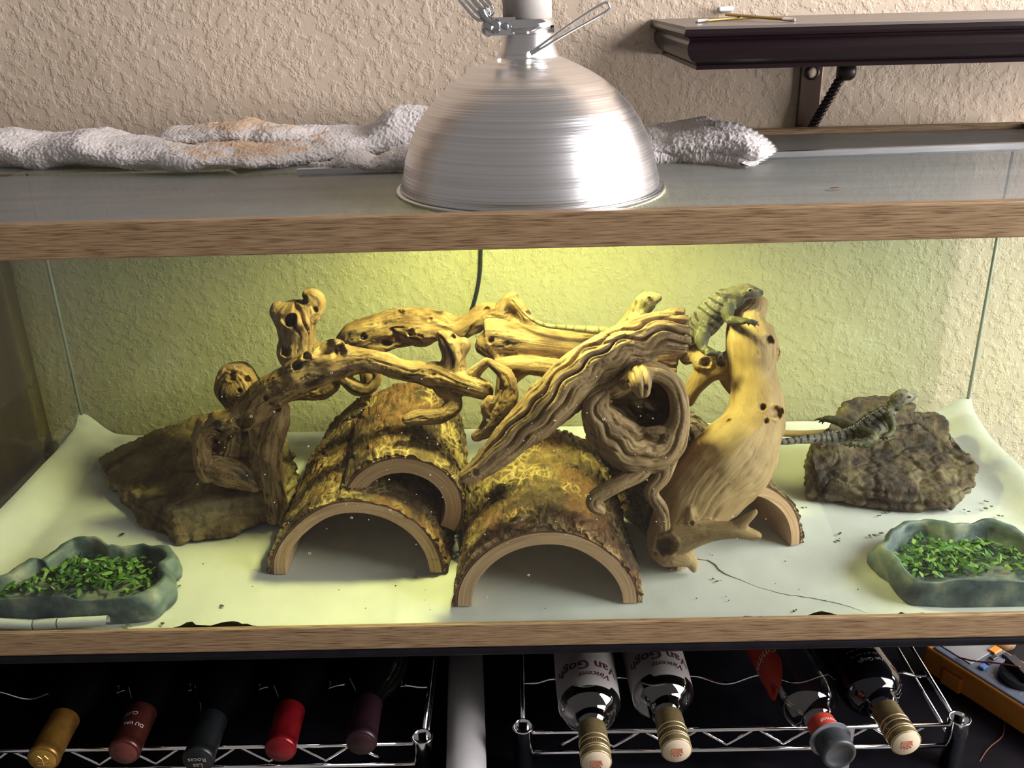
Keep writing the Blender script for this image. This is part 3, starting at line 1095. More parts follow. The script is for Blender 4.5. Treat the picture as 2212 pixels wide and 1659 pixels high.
# ------------------------------------------------------------------ rocks
M['rock_l'] = mat('brown_slate', (.15, .10, .055), .8, spec=.3, stops=[(.34, (.07, .042, .024)), (.46, (.14, .092, .047)), (.56, (.20, .14, .07)), (.68, (.27, .21, .11))], scale=22, detail=8, dist=.8,
                  bumps=[((45, 45, 45), .6, 6, .006, 'Object'), ((240, 240, 240), .5, 5, .002, 'Object')])
M['rock_r'] = mat('grey_brown_slate', (.12, .09, .06), .75, spec=.35, stops=[(.34, (.026, .018, .015)), (.45, (.07, .046, .032)), (.56, (.125, .09, .05)), (.70, (.22, .175, .105))], scale=26, detail=8, dist=1.2,
                  bumps=[((60, 60, 60), .7, 6, .006, 'Object'), ((260, 260, 260), .5, 5, .002, 'Object')])


def slab(name, label, top, bottom, m, seed, voxel=.0020, amp=.006, steps=.006, group=None, cat='rock'):
    """slab between a top and a bottom outline of world points (same count)"""
    top, bottom = np.array(top), np.array(bottom)
    n = len(top)
    V = np.vstack([top, bottom])
    F = [tuple(range(n)), tuple(range(2 * n - 1, n - 1, -1))]
    for i in range(n):
        j = (i + 1) % n
        F.append((i, n + i, n + j, j))
    V, F = remesh(V, F, voxel)
    V = vsmooth(V, F, 2)
    N = vnormals(V, F)
    d = amp * fbm(V * 14 + seed, 3) * .6 + .0016 * (1 - np.abs(noise(V * 32 + seed)) * 2) + .0005 * (1 - np.abs(noise(V * 95 + seed)) * 2)
    f1, f2 = worley(V * np.array([24, 24, 30]) + seed + .4 * np.stack([noise(V * 30), noise(V * 30 + 7), noise(V * 30 + 3)], 1))
    d = d + amp * .55 * (_hash_cell(V * 24 + seed) - .5) * smoothstep(.0, .25, f2 - f1) - amp * .35 * (1 - smoothstep(.0, .12, f2 - f1))
    layer = np.sin((V[:, 2] + .006 * noise(V * 20)) * 2 * np.pi / .013)
    d = d + steps * .35 * np.sign(layer) * (1 - np.abs(N[:, 2])) + .0012 * noise(V * 120) + .0007 * noise(V * 260)
    V = V + N * d[:, None]
    o = mesh(name, V, F, m)
    tag(o, label, cat, group)
    return o, V


def _hash_cell(P):
    return .5 + .5 * noise(P * .8 + 31.7)


def tops(pts, z):
    return [PZ(u, v, z if np.isscalar(z) else z[i]) for i, (u, v) in enumerate(pts)]


# left: a slab leaning towards the viewer
tl = [(210, 985), (245, 968), (320, 935), (375, 915), (430, 893), (500, 882), (590, 900), (640, 985), (606, 1063), (480, 1080), (372, 1103), (300, 1075), (232, 1030)]
tz_ = [.035, .04, .05, .055, .062, .07, .07, .066, .060, .056, .052, .040, .034]
T_ = tops(tl, tz_)
bl = [(215, 1003), (250, 990), (330, 990), (380, 990), (440, 985), (510, 985), (600, 1000), (650, 1080), (606, 1122), (500, 1160), (384, 1176), (300, 1122), (240, 1058)]
B_ = tops(bl, .021)
ROCK_L, _ = slab('flat_rock', 'broad flat brown rock on the left under the hollow driftwood branch', T_, B_, M['rock_l'], 3.0, amp=.0055)

tr_ = [(1752, 962), (1772, 938), (1830, 915), (1900, 905), (1985, 893), (2032, 893), (2055, 935), (2082, 968), (2112, 1003), (2108, 1040), (2060, 1062), (1960, 1060), (1850, 1050), (1760, 1030)]
tzr = [.068, .072, .074, .075, .076, .074, .068, .060, .055, .048, .046, .047, .048, .050]
br_ = [(1738, 1012), (1760, 990), (1830, 985), (1900, 980), (1985, 965), (2032, 965), (2060, 990), (2090, 1020), (2090, 1058), (2066, 1090), (2058, 1103), (1960, 1102), (1850, 1094), (1735, 1082)]
ROCK_R, RV = slab('flat_rock', 'dark grey-brown layered rock on the right, a lizard lying on it', tops(tr_, tzr), tops(br_, .021), M['rock_r'], 7.0, amp=.006)
t2_ = [(1770, 950), (1800, 900), (1822, 868), (1860, 857), (1920, 853), (1975, 872), (1990, 905), (1920, 925), (1840, 940)]
z2 = [.080, .092, .100, .104, .105, .100, .085, .078, .078]
U_ = tops(t2_, z2)
L_ = [np.array([p[0], p[1], .079 - .0]) for p in U_]
L_ = [np.array([p[0], p[1] + .01, .030]) for p in U_]
slab('flat_rock', 'smaller dark rock standing behind the layered rock at the right', U_, L_, M['rock_r'], 12.0, amp=.004)

# ------------------------------------------------------------------ driftwood
def wood_material(name, stops, stain=(.10, .055, .03), slo=.62, shi=.72, rough=.62, streak=.56):
    return mat(name, (.5, .35, .2), rough, spec=.3, stops=stops, scale=(75, 75, 34), detail=6, dist=.4, coord='grain',
               layers=[((420, 420, 22), streak, streak + .12, tuple(c * .55 for c in stops[1][1]), 'grain'), ((60, 60, 22), slo, shi, stain, 'grain'), ((230, 230, 60), .70, .74, stain, 'grain')],
               bumps=[((420, 420, 24), .6, 4, .0016, 'grain'), ((1100, 1100, 90), .4, 3, .0006, 'grain')])


M['grape'] = wood_material('grapevine_wood', stain=(.05, .03, .018), slo=.56, shi=.66, stops=[(.30, (.13, .07, .030)), (.43, (.235, .138, .062)), (.56, (.34, .212, .10)), (.75, (.47, .32, .165))])
M['ridged'] = wood_material('ridged_vine_wood', [(.30, (.15, .085, .043)), (.43, (.24, .145, .074)), (.57, (.325, .205, .108)), (.78, (.43, .29, .16))], slo=.68, shi=.78)
M['smooth'] = wood_material('smooth_root_wood', [(.20, (.21, .125, .053)), (.42, (.305, .193, .088)), (.62, (.37, .248, .12)), (.85, (.44, .31, .16))], (.16, .095, .05), .68, .74, streak=.64)


def driftwood(name, label, branches, m, seed=0, voxel=.0015, ridge=.10, crack=.16, wav=.5, lump=.10, holes=(), knots=(), k=2.2, ks=7.0, flutes=0, flute=.0, group='pieces of driftwood piled on the hides', cat='driftwood'):
    """branches: lists of (u, v, y, radius px); tubes are fused into one skin, then carved along the grain"""
    V, F = [], []
    axes = []
    for br in branches:
        closed = br[0] == 'ring'
        cut = br[0] == 'cut'
        pts = br[1:] if isinstance(br[0], str) else br
        W = []
        for (u, v, y, r) in pts:
            P = PY(u, v, y)
            W.append((*P, r / ppm(P)))
        S = spline(W, 9)
        C, r = S[:, :3], np.maximum(S[:, 3], .0015)
        v_, f_ = tube(C, r, 22, rnd=0 if cut else .75)
        n0 = len(V)
        V += v_.tolist()
        F += [tuple(i + n0 for i in f) for f in f_]
        T, N, B = frames(C)
        s = np.concatenate([[0], np.cumsum(np.linalg.norm(np.diff(C, axis=0), axis=1))])
        axes.append((C, r, N, B, s))
    V, F = remesh(np.array(V), F, voxel)
    V = vsmooth(V, F, 6, .55)
    n = len(V)
    best = np.full(n, 1e9)
    th = np.zeros(n); ss = np.zeros(n); rr = np.ones(n)
    for bi, (C, r, N, B, s) in enumerate(axes):
        d = V[:, None, :] - C[None, :, :]
        dist = np.linalg.norm(d, axis=2) / r[None, :]
        i = dist.argmin(1)
        dm = dist[np.arange(n), i]
        sel = dm < best
        dd = d[np.arange(n), i]
        t_ = np.arctan2((dd * B[i]).sum(1), (dd * N[i]).sum(1))
        best[sel] = dm[sel]; th[sel] = t_[sel]; rr[sel] = r[i][sel]
        tang = np.gradient(C, axis=0); tang /= np.linalg.norm(tang, axis=1)[:, None]
        ss[sel] = (s[i] + (dd * tang[i]).sum(1))[sel] + bi * 1.37
    z0 = np.zeros(n)
    w = wav * (.55 * noise(np.stack([ss * 22, z0 + seed, np.cos(th)], 1)) + .30 * noise(np.stack([ss * 60, z0 + seed + 5, np.cos(th)], 1)))
    tw = th + w
    Q = np.stack([np.cos(tw) * k, np.sin(tw) * k, ss * ks + seed], 1)
    n1 = noise(Q)
    n2 = noise(Q * np.array([2.6, 2.6, 1.8]) + 3.1)
    d = ridge * rr * (.5 - np.abs(n1) * 1.6) + ridge * .4 * rr * (.4 - np.abs(n2) * 1.3)
    d = d - crack * 1.5 * rr * np.exp(-(n1 / .06) ** 2) * smoothstep(-.2, .35, noise(V * 25 + seed)) - crack * rr * np.exp(-(n2 / .075) ** 2) * smoothstep(-.45, .1, noise(V * 40 + seed + 9))
    d = d + lump * rr * noise(V * 34 + seed) + lump * .45 * rr * noise(V * 80 + seed)
    if flutes:      # parallel wavy ridges with sharp valleys along the grain
        tf = th + (.05 + .16 * smoothstep(.10, .24, ss)) * np.sin(ss * 2 * np.pi / .034 + 2.2 * noise(np.stack([ss * 14, z0, z0 + seed], 1)) + .8 * np.cos(th)) + .30 * noise(np.stack([ss * 16, z0 + 3, z0 + seed], 1)) + .12 * noise(V * 60)
        val = np.exp(-(np.sin(flutes * tf / 2) / .30) ** 2)
        val2 = np.exp(-(np.sin(flutes * tf + .9) / .22) ** 2)
        amp = smoothstep(-.55, .15, noise(np.stack([np.cos(tf) * 2, np.sin(tf) * 2, ss * 11 + seed], 1)))
        d = d - flute * rr * val * amp - flute * .4 * rr * val2 * (1 - amp * .5)
    d = np.clip(d, -.6 * rr, .6 * rr)
    N = vnormals(V, F)
    V = V + N * d[:, None]
    for (u, v, rp, depth) in holes:        # real pits, sunk away from the viewer's side
        ray = _ray(u, v); ray /= np.linalg.norm(ray)
        rel = V - CAM
        t = rel @ ray
        off = np.linalg.norm(rel - t[:, None] * ray, axis=1)
        pm = FPX / max(.2, float(np.median(t)))
        rad = rp / pm
        near = off < rad * 1.6
        if not near.any():
            continue
        t0 = t[near].min()
        q = off / rad * (1 + .35 * noise(V * 160 + seed))
        wgt = (1 - smoothstep(.45, 1.1, q)) * (t < t0 + .035) * near
        rim = np.exp(-((q - 1.15) / .22) ** 2) * (t < t0 + .03) * near
        V = V + ray * (depth * wgt)[:, None] - ray * (.0014 * rim)[:, None]
    V = vsmooth(V, F, 1, .3)
    gr = np.stack([np.cos(th) * rr, np.sin(th) * rr, ss], 1)
    o = mesh(name, V, F, m, attrs={'grain': gr})
    tag(o, label, cat, group)
    return o, V


# A: hollow branch arching from the left rock to the centre
driftwood('driftwood_branch', 'twisting driftwood branch with a hollow left end, arching over the left hides', [
    [(446, 925, .20, 22), (475, 915, .20, 30), (528, 900, .20, 34), (577, 852, .197, 34), (628, 825, .192, 38), (695, 790, .187, 40), (767, 776, .182, 29), (822, 783, .176, 22), (885, 804, .172, 23), (945, 808, .168, 28), (1003, 829, .160, 26), (1050, 845, .153, 18)],
    [(448, 915, .203, 26), (434, 955, .20, 20), (438, 1000, .198, 19), (452, 1030, .196, 16)],
    [(444, 1010, .20, 22), (480, 1016, .202, 31), (520, 1030, .203, 30), (554, 1052, .205, 20)],
    [(520, 930, .225, 40), (495, 985, .238, 48), (530, 1015, .23, 40)],
    [(560, 910, .21, 28), (558, 960, .215, 22), (560, 1015, .21, 18), (562, 1045, .207, 14)],
    [(606, 880, .207, 20), (592, 925, .205, 28), (584, 965, .203, 31), (586, 1005, .202, 25), (594, 1052, .201, 26), (600, 1092, .201, 30), (598, 1118, .201, 24)],
    [(690, 778, .186, 26), (718, 752, .186, 24), (736, 748, .184, 15)],
    [(690, 775, .192, 18), (655, 782, .193, 17), (625, 800, .195, 16)],
    [(975, 805, .168, 26), (978, 765, .170, 24), (962, 732, .172, 22), (950, 722, .173, 14)],
    [(985, 770, .171, 18), (1003, 742, .172, 14)],
    [(955, 830, .164, 20), (982, 868, .158, 18), (956, 897, .150, 19), (905, 903, .146, 20), (876, 908, .145, 15)],
    [(1003, 826, .163, 15), (1030, 800, .163, 13), (1054, 780, .160, 10)],
], M['grape'], 1.0, ridge=.12, crack=.26, wav=.6, lump=.22,
    holes=[(700, 752, 22, .014), (735, 757, 13, .010), (525, 912, 17, .016), (575, 860, 6, .008), (597, 882, 8, .008), (640, 790, 10, .008), (978, 730, 8, .006), (580, 1068, 6, .005), (502, 962, 36, .030), (470, 965, 16, .016), (662, 770, 8, .008)])

# B: knobbly rear left piece
driftwood('driftwood_knot', 'knobbly driftwood stump with two horns rising behind the left branch', [
    [(655, 800, .262, 32), (645, 760, .262, 43), (640, 722, .26, 42), (638, 682, .258, 50)],
    [(618, 690, .256, 27), (604, 670, .255, 23), (601, 660, .255, 16)],
    [(665, 676, .258, 32), (680, 650, .258, 23), (672, 638, .256, 19), (660, 636, .254, 12)],
    [(655, 790, .255, 26), (690, 765, .255, 24), (720, 752, .256, 18)],
    [(520, 838, .25, 44), (510, 818, .25, 40), (505, 850, .25, 38), (512, 880, .25, 25)],
    [(530, 845, .25, 30), (590, 850, .255, 24), (640, 842, .257, 25), (690, 845, .257, 22), (720, 828, .255, 20)],
    [(655, 800, .26, 26), (660, 835, .258, 24)],
    [(700, 835, .256, 18), (735, 815, .25, 15), (770, 838, .245, 17), (800, 838, .242, 13), (818, 812, .242, 12), (800, 795, .243, 12), (760, 800, .247, 13)],
], M['grape'], 4.0, ridge=.06, crack=.16, wav=.5, lump=.12,
    holes=[(627, 692, 14, .02), (617, 760, 11, .014), (680, 668, 6, .006), (655, 650, 9, .012), (500, 812, 9, .008), (518, 842, 5, .008), (535, 820, 8, .007), (675, 835, 10, .012), (535, 855, 7, .006)])

# C: rear branch with a knob
driftwood('driftwood_branch', 'swollen pitted driftwood branch lying at the back, a knob at its right end', [
    [(738, 735, .30, 15), (768, 724, .30, 29), (822, 706, .30, 34), (864, 700, .30, 38), (906, 706, .298, 38), (948, 708, .295, 34), (990, 712, .29, 25), (1020, 700, .285, 24), (1050, 682, .283, 25), (1085, 678, .28, 25)],
    [(790, 738, .295, 15), (822, 750, .293, 13), (856, 742, .293, 12), (900, 730, .295, 14)],
    [(1080, 680, .28, 24), (1098, 652, .28, 19), (1110, 642, .28, 16)],
    [(1110, 650, .278, 17), (1130, 675, .276, 18), (1142, 695, .276, 16)],
    [(1060, 690, .283, 20), (1100, 700, .278, 20), (1150, 704, .275, 14)],
    [(1085, 690, .29, 18), (1090, 760, .30, 18), (1085, 850, .30, 16), (1080, 910, .30, 16)],
    [(770, 730, .30, 18), (790, 790, .30, 17), (800, 850, .30, 16)],
], M['grape'], 9.0, ridge=.10, crack=.26, wav=.9, lump=.22,
    holes=[(865, 675, 8, .008), (888, 719, 9, .010), (835, 738, 11, .010), (785, 728, 8, .008), (930, 690, 6, .005), (1052, 668, 7, .006), (1140, 680, 9, .006)])

# D: sawn limb behind the diagonal branch
driftwood('driftwood_log', 'straight driftwood limb with a sawn left end, behind the diagonal branch', [
    ['cut', (1046, 728, .235, 42), (1075, 728, .235, 40), (1148, 737, .235, 33), (1242, 748, .235, 31), (1330, 762, .232, 34), (1400, 778, .228, 36), (1462, 790, .225, 30)][0:],
    [(1055, 740, .23, 34), (1072, 762, .228, 22)],
    [(1078, 790, .215, 18), (1130, 788, .215, 20), (1195, 797, .215, 22), (1260, 808, .215, 24), (1340, 815, .215, 26), (1440, 805, .218, 22)],
    ['cut', (1400, 770, .222, 26), (1440, 758, .222, 24), (1474, 748, .222, 24)],
    [(1330, 745, .24, 22), (1345, 712, .245, 19), (1362, 690, .25, 17), (1376, 660, .255, 13), (1382, 648, .255, 9)],
    [(1140, 790, .215, 16), (1100, 830, .22, 15), (1105, 900, .225, 14)],
    [(1440, 800, .22, 20), (1445, 860, .225, 20), (1440, 930, .225, 18)],
], M['grape'], 14.0, ridge=.05, crack=.16, wav=.25, lump=.05, k=2.6, ks=4,
    holes=[(1060, 735, 8, .006), (1095, 742, 6, .004)])

# E: small gnarled fork left of the diagonal branch
driftwood('driftwood_twig', 'short gnarled driftwood fork standing left of the diagonal branch', [
    [(1054, 780, .150, 10), (1075, 795, .148, 14), (1094, 815, .145, 19), (1096, 850, .142, 25), (1078, 895, .138, 27), (1048, 932, .136, 18), (1026, 945, .136, 12)],
    [(1060, 905, .137, 16), (1048, 880, .137, 12), (1058, 858, .139, 9)],
    [(1075, 900, .137, 16), (1080, 950, .140, 16), (1085, 1000, .145, 14)],
], M['grape'], 19.0, ridge=.13, crack=.22, wav=.8, lump=.16, voxel=.0017)

# F: the diagonal ridged branch
driftwood('driftwood_branch', 'thick wavy-ridged driftwood branch leaning diagonally across the centre', [
    ['cut', (996, 1037, .062, 15), (1054, 996, .068, 31), (1115, 938, .075, 44), (1186, 871, .083, 53), (1251, 803, .092, 51), (1336, 750, .102, 47), (1407, 724, .110, 49), (1478, 714, .117, 51)],
    [(1160, 925, .085, 30), (1240, 855, .092, 34), (1320, 800, .10, 30), (1400, 765, .108, 24)],
], M['ridged'], 23.0, ridge=.06, crack=.06, wav=1.0, lump=.05, k=2.4, ks=3.0, voxel=.0014, flutes=11, flute=.42, holes=[(1028, 1020, 8, .004)])

# G: hollow knot
_ring = [(1365, 812, 0, 24), (1395, 800, 0, 23), (1436, 812, 0, 21), (1464, 850, 0, 20), (1466, 912, 0, 25), (1432, 966, 0, 44), (1366, 970, 0, 52), (1308, 922, 0, 47), (1288, 882, 0, 34), (1300, 852, 0, 20)]
driftwood('hollow_driftwood', 'hollow knotted driftwood ring with two twisted legs in the centre', [
    [(u, v, .078 + (.006 if v < 870 else 0), r) for u, v, _, r in _ring],
    [(u, v, .100, r) for u, v, _, r in _ring] + [(1322, 834, .102, 30), (1365, 812, .10, 26)],
    [(u, v, .124, r) for u, v, _, r in _ring] + [(1322, 834, .124, 32), (1365, 812, .124, 28)],
    [(u, v, .147, r) for u, v, _, r in _ring] + [(1322, 834, .147, 34), (1365, 812, .147, 30)],
    [(u, v, .170, r) for u, v, _, r in _ring] + [(1322, 834, .170, 34), (1365, 812, .170, 30)],
    [(1330, 860, .200, 50), (1385, 870, .205, 62), (1430, 866, .200, 52), (1390, 930, .20, 46)],
    [(1340, 815, .19, 34), (1390, 808, .19, 34), (1440, 822, .19, 30)],
    [(1380, 808, .076, 24), (1384, 828, .067, 25), (1388, 848, .064, 17)],
    [(1362, 812, .080, 16), (1348, 826, .078, 14), (1350, 838, .078, 10)],
    [(1395, 932, .074, 10), (1425, 930, .073, 13), (1455, 934, .074, 9)],
    [(1378, 985, .074, 26), (1385, 1020, .068, 21), (1335, 1046, .060, 19), (1288, 1072, .056, 19), (1282, 1092, .056, 15), (1302, 1106, .056, 10)],
    [(1448, 975, .080, 25), (1430, 1030, .072, 19), (1406, 1062, .068, 16), (1428, 1098, .066, 17), (1434, 1138, .066, 15)],
], M['ridged'], 31.0, ridge=.08, crack=.10, wav=.7, lump=.09, voxel=.0014, flutes=7, flute=.26,
    holes=[(1345, 826, 5, .004), (1395, 836, 5, .004)])

# H: smooth root with a stub
driftwood('driftwood_root', 'large smooth pale driftwood root standing upright at the right', [
    [(1634, 652, .222, 22), (1626, 672, .218, 29), (1614, 700, .21, 44), (1624, 742, .20, 56), (1629, 800, .188, 50), (1634, 860, .175, 58), (1626, 920, .16, 69), (1590, 985, .14, 88), (1540, 1042, .122, 88), (1480, 1105, .104, 68), (1448, 1160, .095, 52), (1440, 1190, .092, 42)],
    [(1655, 745, .20, 30), (1668, 770, .198, 20)],
    [(1660, 880, .17, 36), (1668, 930, .162, 30)],
    [(1644, 650, .224, 14), (1640, 672, .222, 17)],
    [(1470, 1150, .085, 46), (1530, 1148, .070, 24), (1585, 1145, .062, 19), (1625, 1155, .058, 14), (1640, 1158, .057, 10)],
    [(1590, 1138, .062, 13), (1615, 1120, .060, 11), (1634, 1104, .060, 7)],
    [(1490, 1130, .078, 18), (1492, 1102, .075, 8)],
    [(1455, 1190, .088, 36), (1490, 1210, .085, 18), (1500, 1232, .084, 8)],
    [(1590, 772, .205, 22), (1560, 790, .208, 28), (1530, 800, .21, 27), (1500, 835, .213, 20), (1484, 868, .215, 15)],
    [(1535, 780, .207, 24), (1512, 780, .207, 24)],
    [(1540, 775, .215, 20), (1505, 760, .22, 20), (1480, 775, .222, 16)],
    [(1560, 800, .212, 18), (1576, 835, .215, 12), (1586, 850, .215, 9)],
], M['smooth'], 37.0, ridge=.022, crack=.035, wav=.35, lump=.045, k=1.8, ks=5, voxel=.0017,
    holes=[(1435, 1178, 20, .022), (1660, 735, 10, .010), (1680, 762, 7, .008), (1648, 880, 8, .008), (1676, 890, 13, .012), (1655, 910, 6, .006), (1522, 782, 11, .008), (1558, 785, 8, .006), (1576, 910, 6, .005), (1493, 1130, 5, .004)])
# ------------------------------------------------------------------ towel behind the lamp
def towel_material():
    m, nt, out = _new('terry_cloth')
    b = nt.nodes.new('ShaderNodeBsdfPrincipled')
    b.inputs['Roughness'].default_value = .95
    b.inputs['Specular IOR Level'].default_value = .15
    b.inputs['Sheen Weight'].default_value = .25
    at = nt.nodes.new('ShaderNodeAttribute'); at.attribute_name = 'tone'
    sep = nt.nodes.new('ShaderNodeSeparateColor')
    nt.links.new(at.outputs['Color'], sep.inputs[0])
    c = _ramp(nt, _noise(nt, _coords(nt, 'Object', 500), 3), [(.3, (.66, .61, .60)), (.7, (.82, .77, .76))])
    c2 = _mix(nt, sep.outputs[0], c, (.66, .40, .19))
    nt.links.new(c2, b.inputs['Base Color'])
    f = _noise(nt, _coords(nt, 'Object', 900), 3)
    bn = nt.nodes.new('ShaderNodeBump'); bn.inputs['Strength'].default_value = .6; bn.inputs['Distance'].default_value = .002
    nt.links.new(f, bn.inputs['Height']); nt.links.new(bn.outputs['Normal'], b.inputs['Normal'])
    nt.links.new(b.outputs['BSDF'], out.inputs['Surface'])
    return m


M['towel'] = towel_material()
towel = thing('towel', (-.1, .36, .415), 'crumpled off-white terry towel with a tan stain, lying across the lid behind the lamp', 'towel')


def towel_roll(name, top, bot, zb, yc, yb, nu=640, nk=190, seed=0, stain=None, pile=.0016, creases=()):
    """rolled terry cloth: rows of its upper and lower outline give the bulk; it rests on the lid"""
    us = np.linspace(top[0][0], top[-1][0], nu)
    vt = np.interp(us, *zip(*top)); vb = np.interp(us, *zip(*bot))
    ker = np.hanning(15); ker /= ker.sum()
    vt = np.convolve(np.pad(vt, 7, 'edge'), ker, 'valid'); vb = np.convolve(np.pad(vb, 7, 'edge'), ker, 'valid')
    V = []
    a = np.linspace(0, 2 * np.pi, nk, endpoint=False)
    for i, u in enumerate(us):
        B = PZ(u, vb[i], zb)
        yt = min(yc, B[1] + .09)
        T = PY(u, vt[i], yt)
        x = B[0]
        h = max(.004, T[2] - zb)
        y0, y1 = B[1], min(yb, B[1] + .155)
        cy = (y0 + y1) / 2; hw = (y1 - y0) / 2
        for t in a:
            cx, sx = math.cos(t), math.sin(t)
            yy = cy - hw * np.sign(cx) * abs(cx) ** .75
            zz = zb + h * (.5 + .5 * np.sign(sx) * abs(sx) ** .8)
            xx = x + (T[0] - x) * (.5 + .5 * sx)
            V.append((xx, yy, zz))
    V = np.array(V)
    F = grid_faces(nu, nk, True)
    F.append(tuple(range(nk - 1, -1, -1))); F.append(tuple((nu - 1) * nk + j for j in range(nk)))
    Fq = np.array(F[:-2])
    N = -vnormals(V, Fq)
    mid = V.mean(0)
    if ((V - mid) * N).sum() < 0: N = -N
    d = .0045 * fbm(V * 22 + seed, 2) + .0008 * noise(V * 90 + seed)
    for (c0, w, dep) in creases:
        xs = V[:, 0]
        d = d - dep * np.exp(-((xs - c0 - .10 * (V[:, 2] - zb)) / w) ** 2)
    d = d + pile * (noise(V * 420) * .55 + noise(V * 800) * .55)
    keep = smoothstep(zb - .001, zb + .004, V[:, 2])
    V = V + N * (d * keep)[:, None]
    V[:, 2] = np.maximum(V[:, 2], zb)
    V[:, 1] = np.minimum(V[:, 1], W_Y - .004)
    tone = np.zeros((len(V), 4)); tone[:, 3] = 1
    if stain:
        for (u, v, sx, sy, amt) in stain:
            pc = PY(u, v, yc)
            q = ((V[:, 0] - pc[0]) / sx) ** 2 + ((V[:, 1] - pc[1]) / sy) ** 2
            tone[:, 0] = np.maximum(tone[:, 0], amt * np.clip(1.25 - q + .8 * noise(V * 90 + seed), 0, 1) * smoothstep(zb + .012, zb + .02, V[:, 2]))
    return mesh(name, V, [f[::-1] for f in F] if False else F, M['towel'], towel, attrs={'tone': tone})


ZT = ZS + .0012
towel_roll('rolled_cloth', [(-60, 285), (0, 286), (75, 301), (130, 294), (195, 280), (250, 302), (320, 304), (400, 302), (470, 304), (560, 300), (640, 296), (720, 290), (790, 280), (825, 256), (850, 240), (900, 237), (960, 242), (1010, 262), (1080, 270)],
           [(-60, 367), (0, 369), (100, 371), (250, 374), (400, 378), (480, 380), (560, 376), (660, 362), (740, 352), (830, 344), (930, 338), (1080, 334)], ZT, .36, .432, seed=1,
           stain=[(560, 290, .075, .10, .8), (470, 296, .045, .06, .6)])
towel_roll('upper_fold', [(340, 300), (362, 284), (430, 281), (480, 273), (520, 263), (535, 264), (560, 273), (620, 271), (700, 279), (780, 279), (830, 285)],
           [(340, 312), (362, 318), (430, 318), (520, 318), (620, 316), (700, 312), (780, 304), (830, 300)], .4285, .40, .440, nu=300, nk=130, seed=5,
           stain=[(530, 290, .10, .10, .85), (640, 282, .06, .10, .7)])
towel_roll('lower_fold', [(648, 361), (690, 358), (715, 345), (740, 336), (775, 338), (800, 346), (830, 332), (870, 325), (930, 324), (990, 326)],
           [(648, 366), (690, 377), (740, 381), (800, 382), (880, 380), (940, 376), (990, 370)], ZT - .004, .275, .33, nu=240, nk=110, seed=9)
towel_roll('rolled_end', [(1250, 290), (1390, 284), (1430, 282), (1470, 274), (1505, 263), (1550, 262), (1585, 268), (1610, 277), (1630, 286)],
           [(1250, 352), (1390, 352), (1450, 351), (1540, 355), (1590, 361), (1618, 361), (1630, 356)], ZT, .36, .425, nu=260, nk=150, seed=13)
towel_roll('rolled_front', [(1300, 322), (1390, 318), (1450, 316), (1490, 310), (1530, 312), (1560, 318), (1600, 318), (1625, 322)],
           [(1300, 357), (1390, 357), (1450, 355), (1540, 359), (1590, 364), (1615, 363), (1625, 360)], ZT - .003, .30, .36, nu=260, nk=120, seed=17)
# the ribbed hem fanned open at the right end
hem = [(1545, 264), (1580, 266), (1612, 275), (1640, 288), (1662, 304), (1676, 319), (1678, 328), (1660, 342), (1640, 352), (1622, 360)]
hin = [(1540, 285), (1560, 289), (1578, 296), (1596, 304), (1610, 314), (1620, 324), (1622, 330), (1618, 340), (1610, 348), (1602, 354)]
no = len(hem)
O = spline([PY(u, v, .338 - .010 * i) for i, (u, v) in enumerate(hem)], 10)
I = spline([PY(u, v, .322 - .009 * i) for i, (u, v) in enumerate(hin)], 10)
V, k = [], 8
for i in range(len(O)):
    rib = .0012 * math.sin(i * 1.3)
    for j in range(k):
        t = j / (k - 1)
        V.append(I[i] * (1 - t) + O[i] * t + np.array([0, -.006 * math.sin(math.pi * t) + rib, .001]))
V = np.array(V)
hn = len(V)
V = np.vstack([V, V + np.array([0, .006, -.003])])
V[:, 2] = np.maximum(V[:, 2], ZT)
F = grid_faces(len(O), k) + [tuple(i + hn for i in f[::-1]) for f in grid_faces(len(O), k)]
for i in range(len(O) - 1):
    F.append((i * k + k - 1, (i + 1) * k + k - 1, (i + 1) * k + k - 1 + hn, i * k + k - 1 + hn))
    F.append(((i + 1) * k, i * k, i * k + hn, (i + 1) * k + hn))
tone = np.zeros((len(V), 4)); tone[:, 3] = 1
mesh('ribbed_hem', V, F, M['towel'], towel, attrs={'tone': tone})

# ------------------------------------------------------------------ lizards
M['lizard'] = mat('lizard_skin', (.2, .2, .12), .6, spec=.35, vcol='Col', stops=[(.3, (.72, .72, .72)), (.7, (1.1, 1.1, 1.1))], scale=700, detail=3, bump=.6, bscale=900, bdist=.0008)
M['eye'] = mat('lizard_eye', (.012, .010, .008), .08, spec=.6)
M['eyelid'] = mat('lizard_eyelid', (.30, .26, .18), .6)


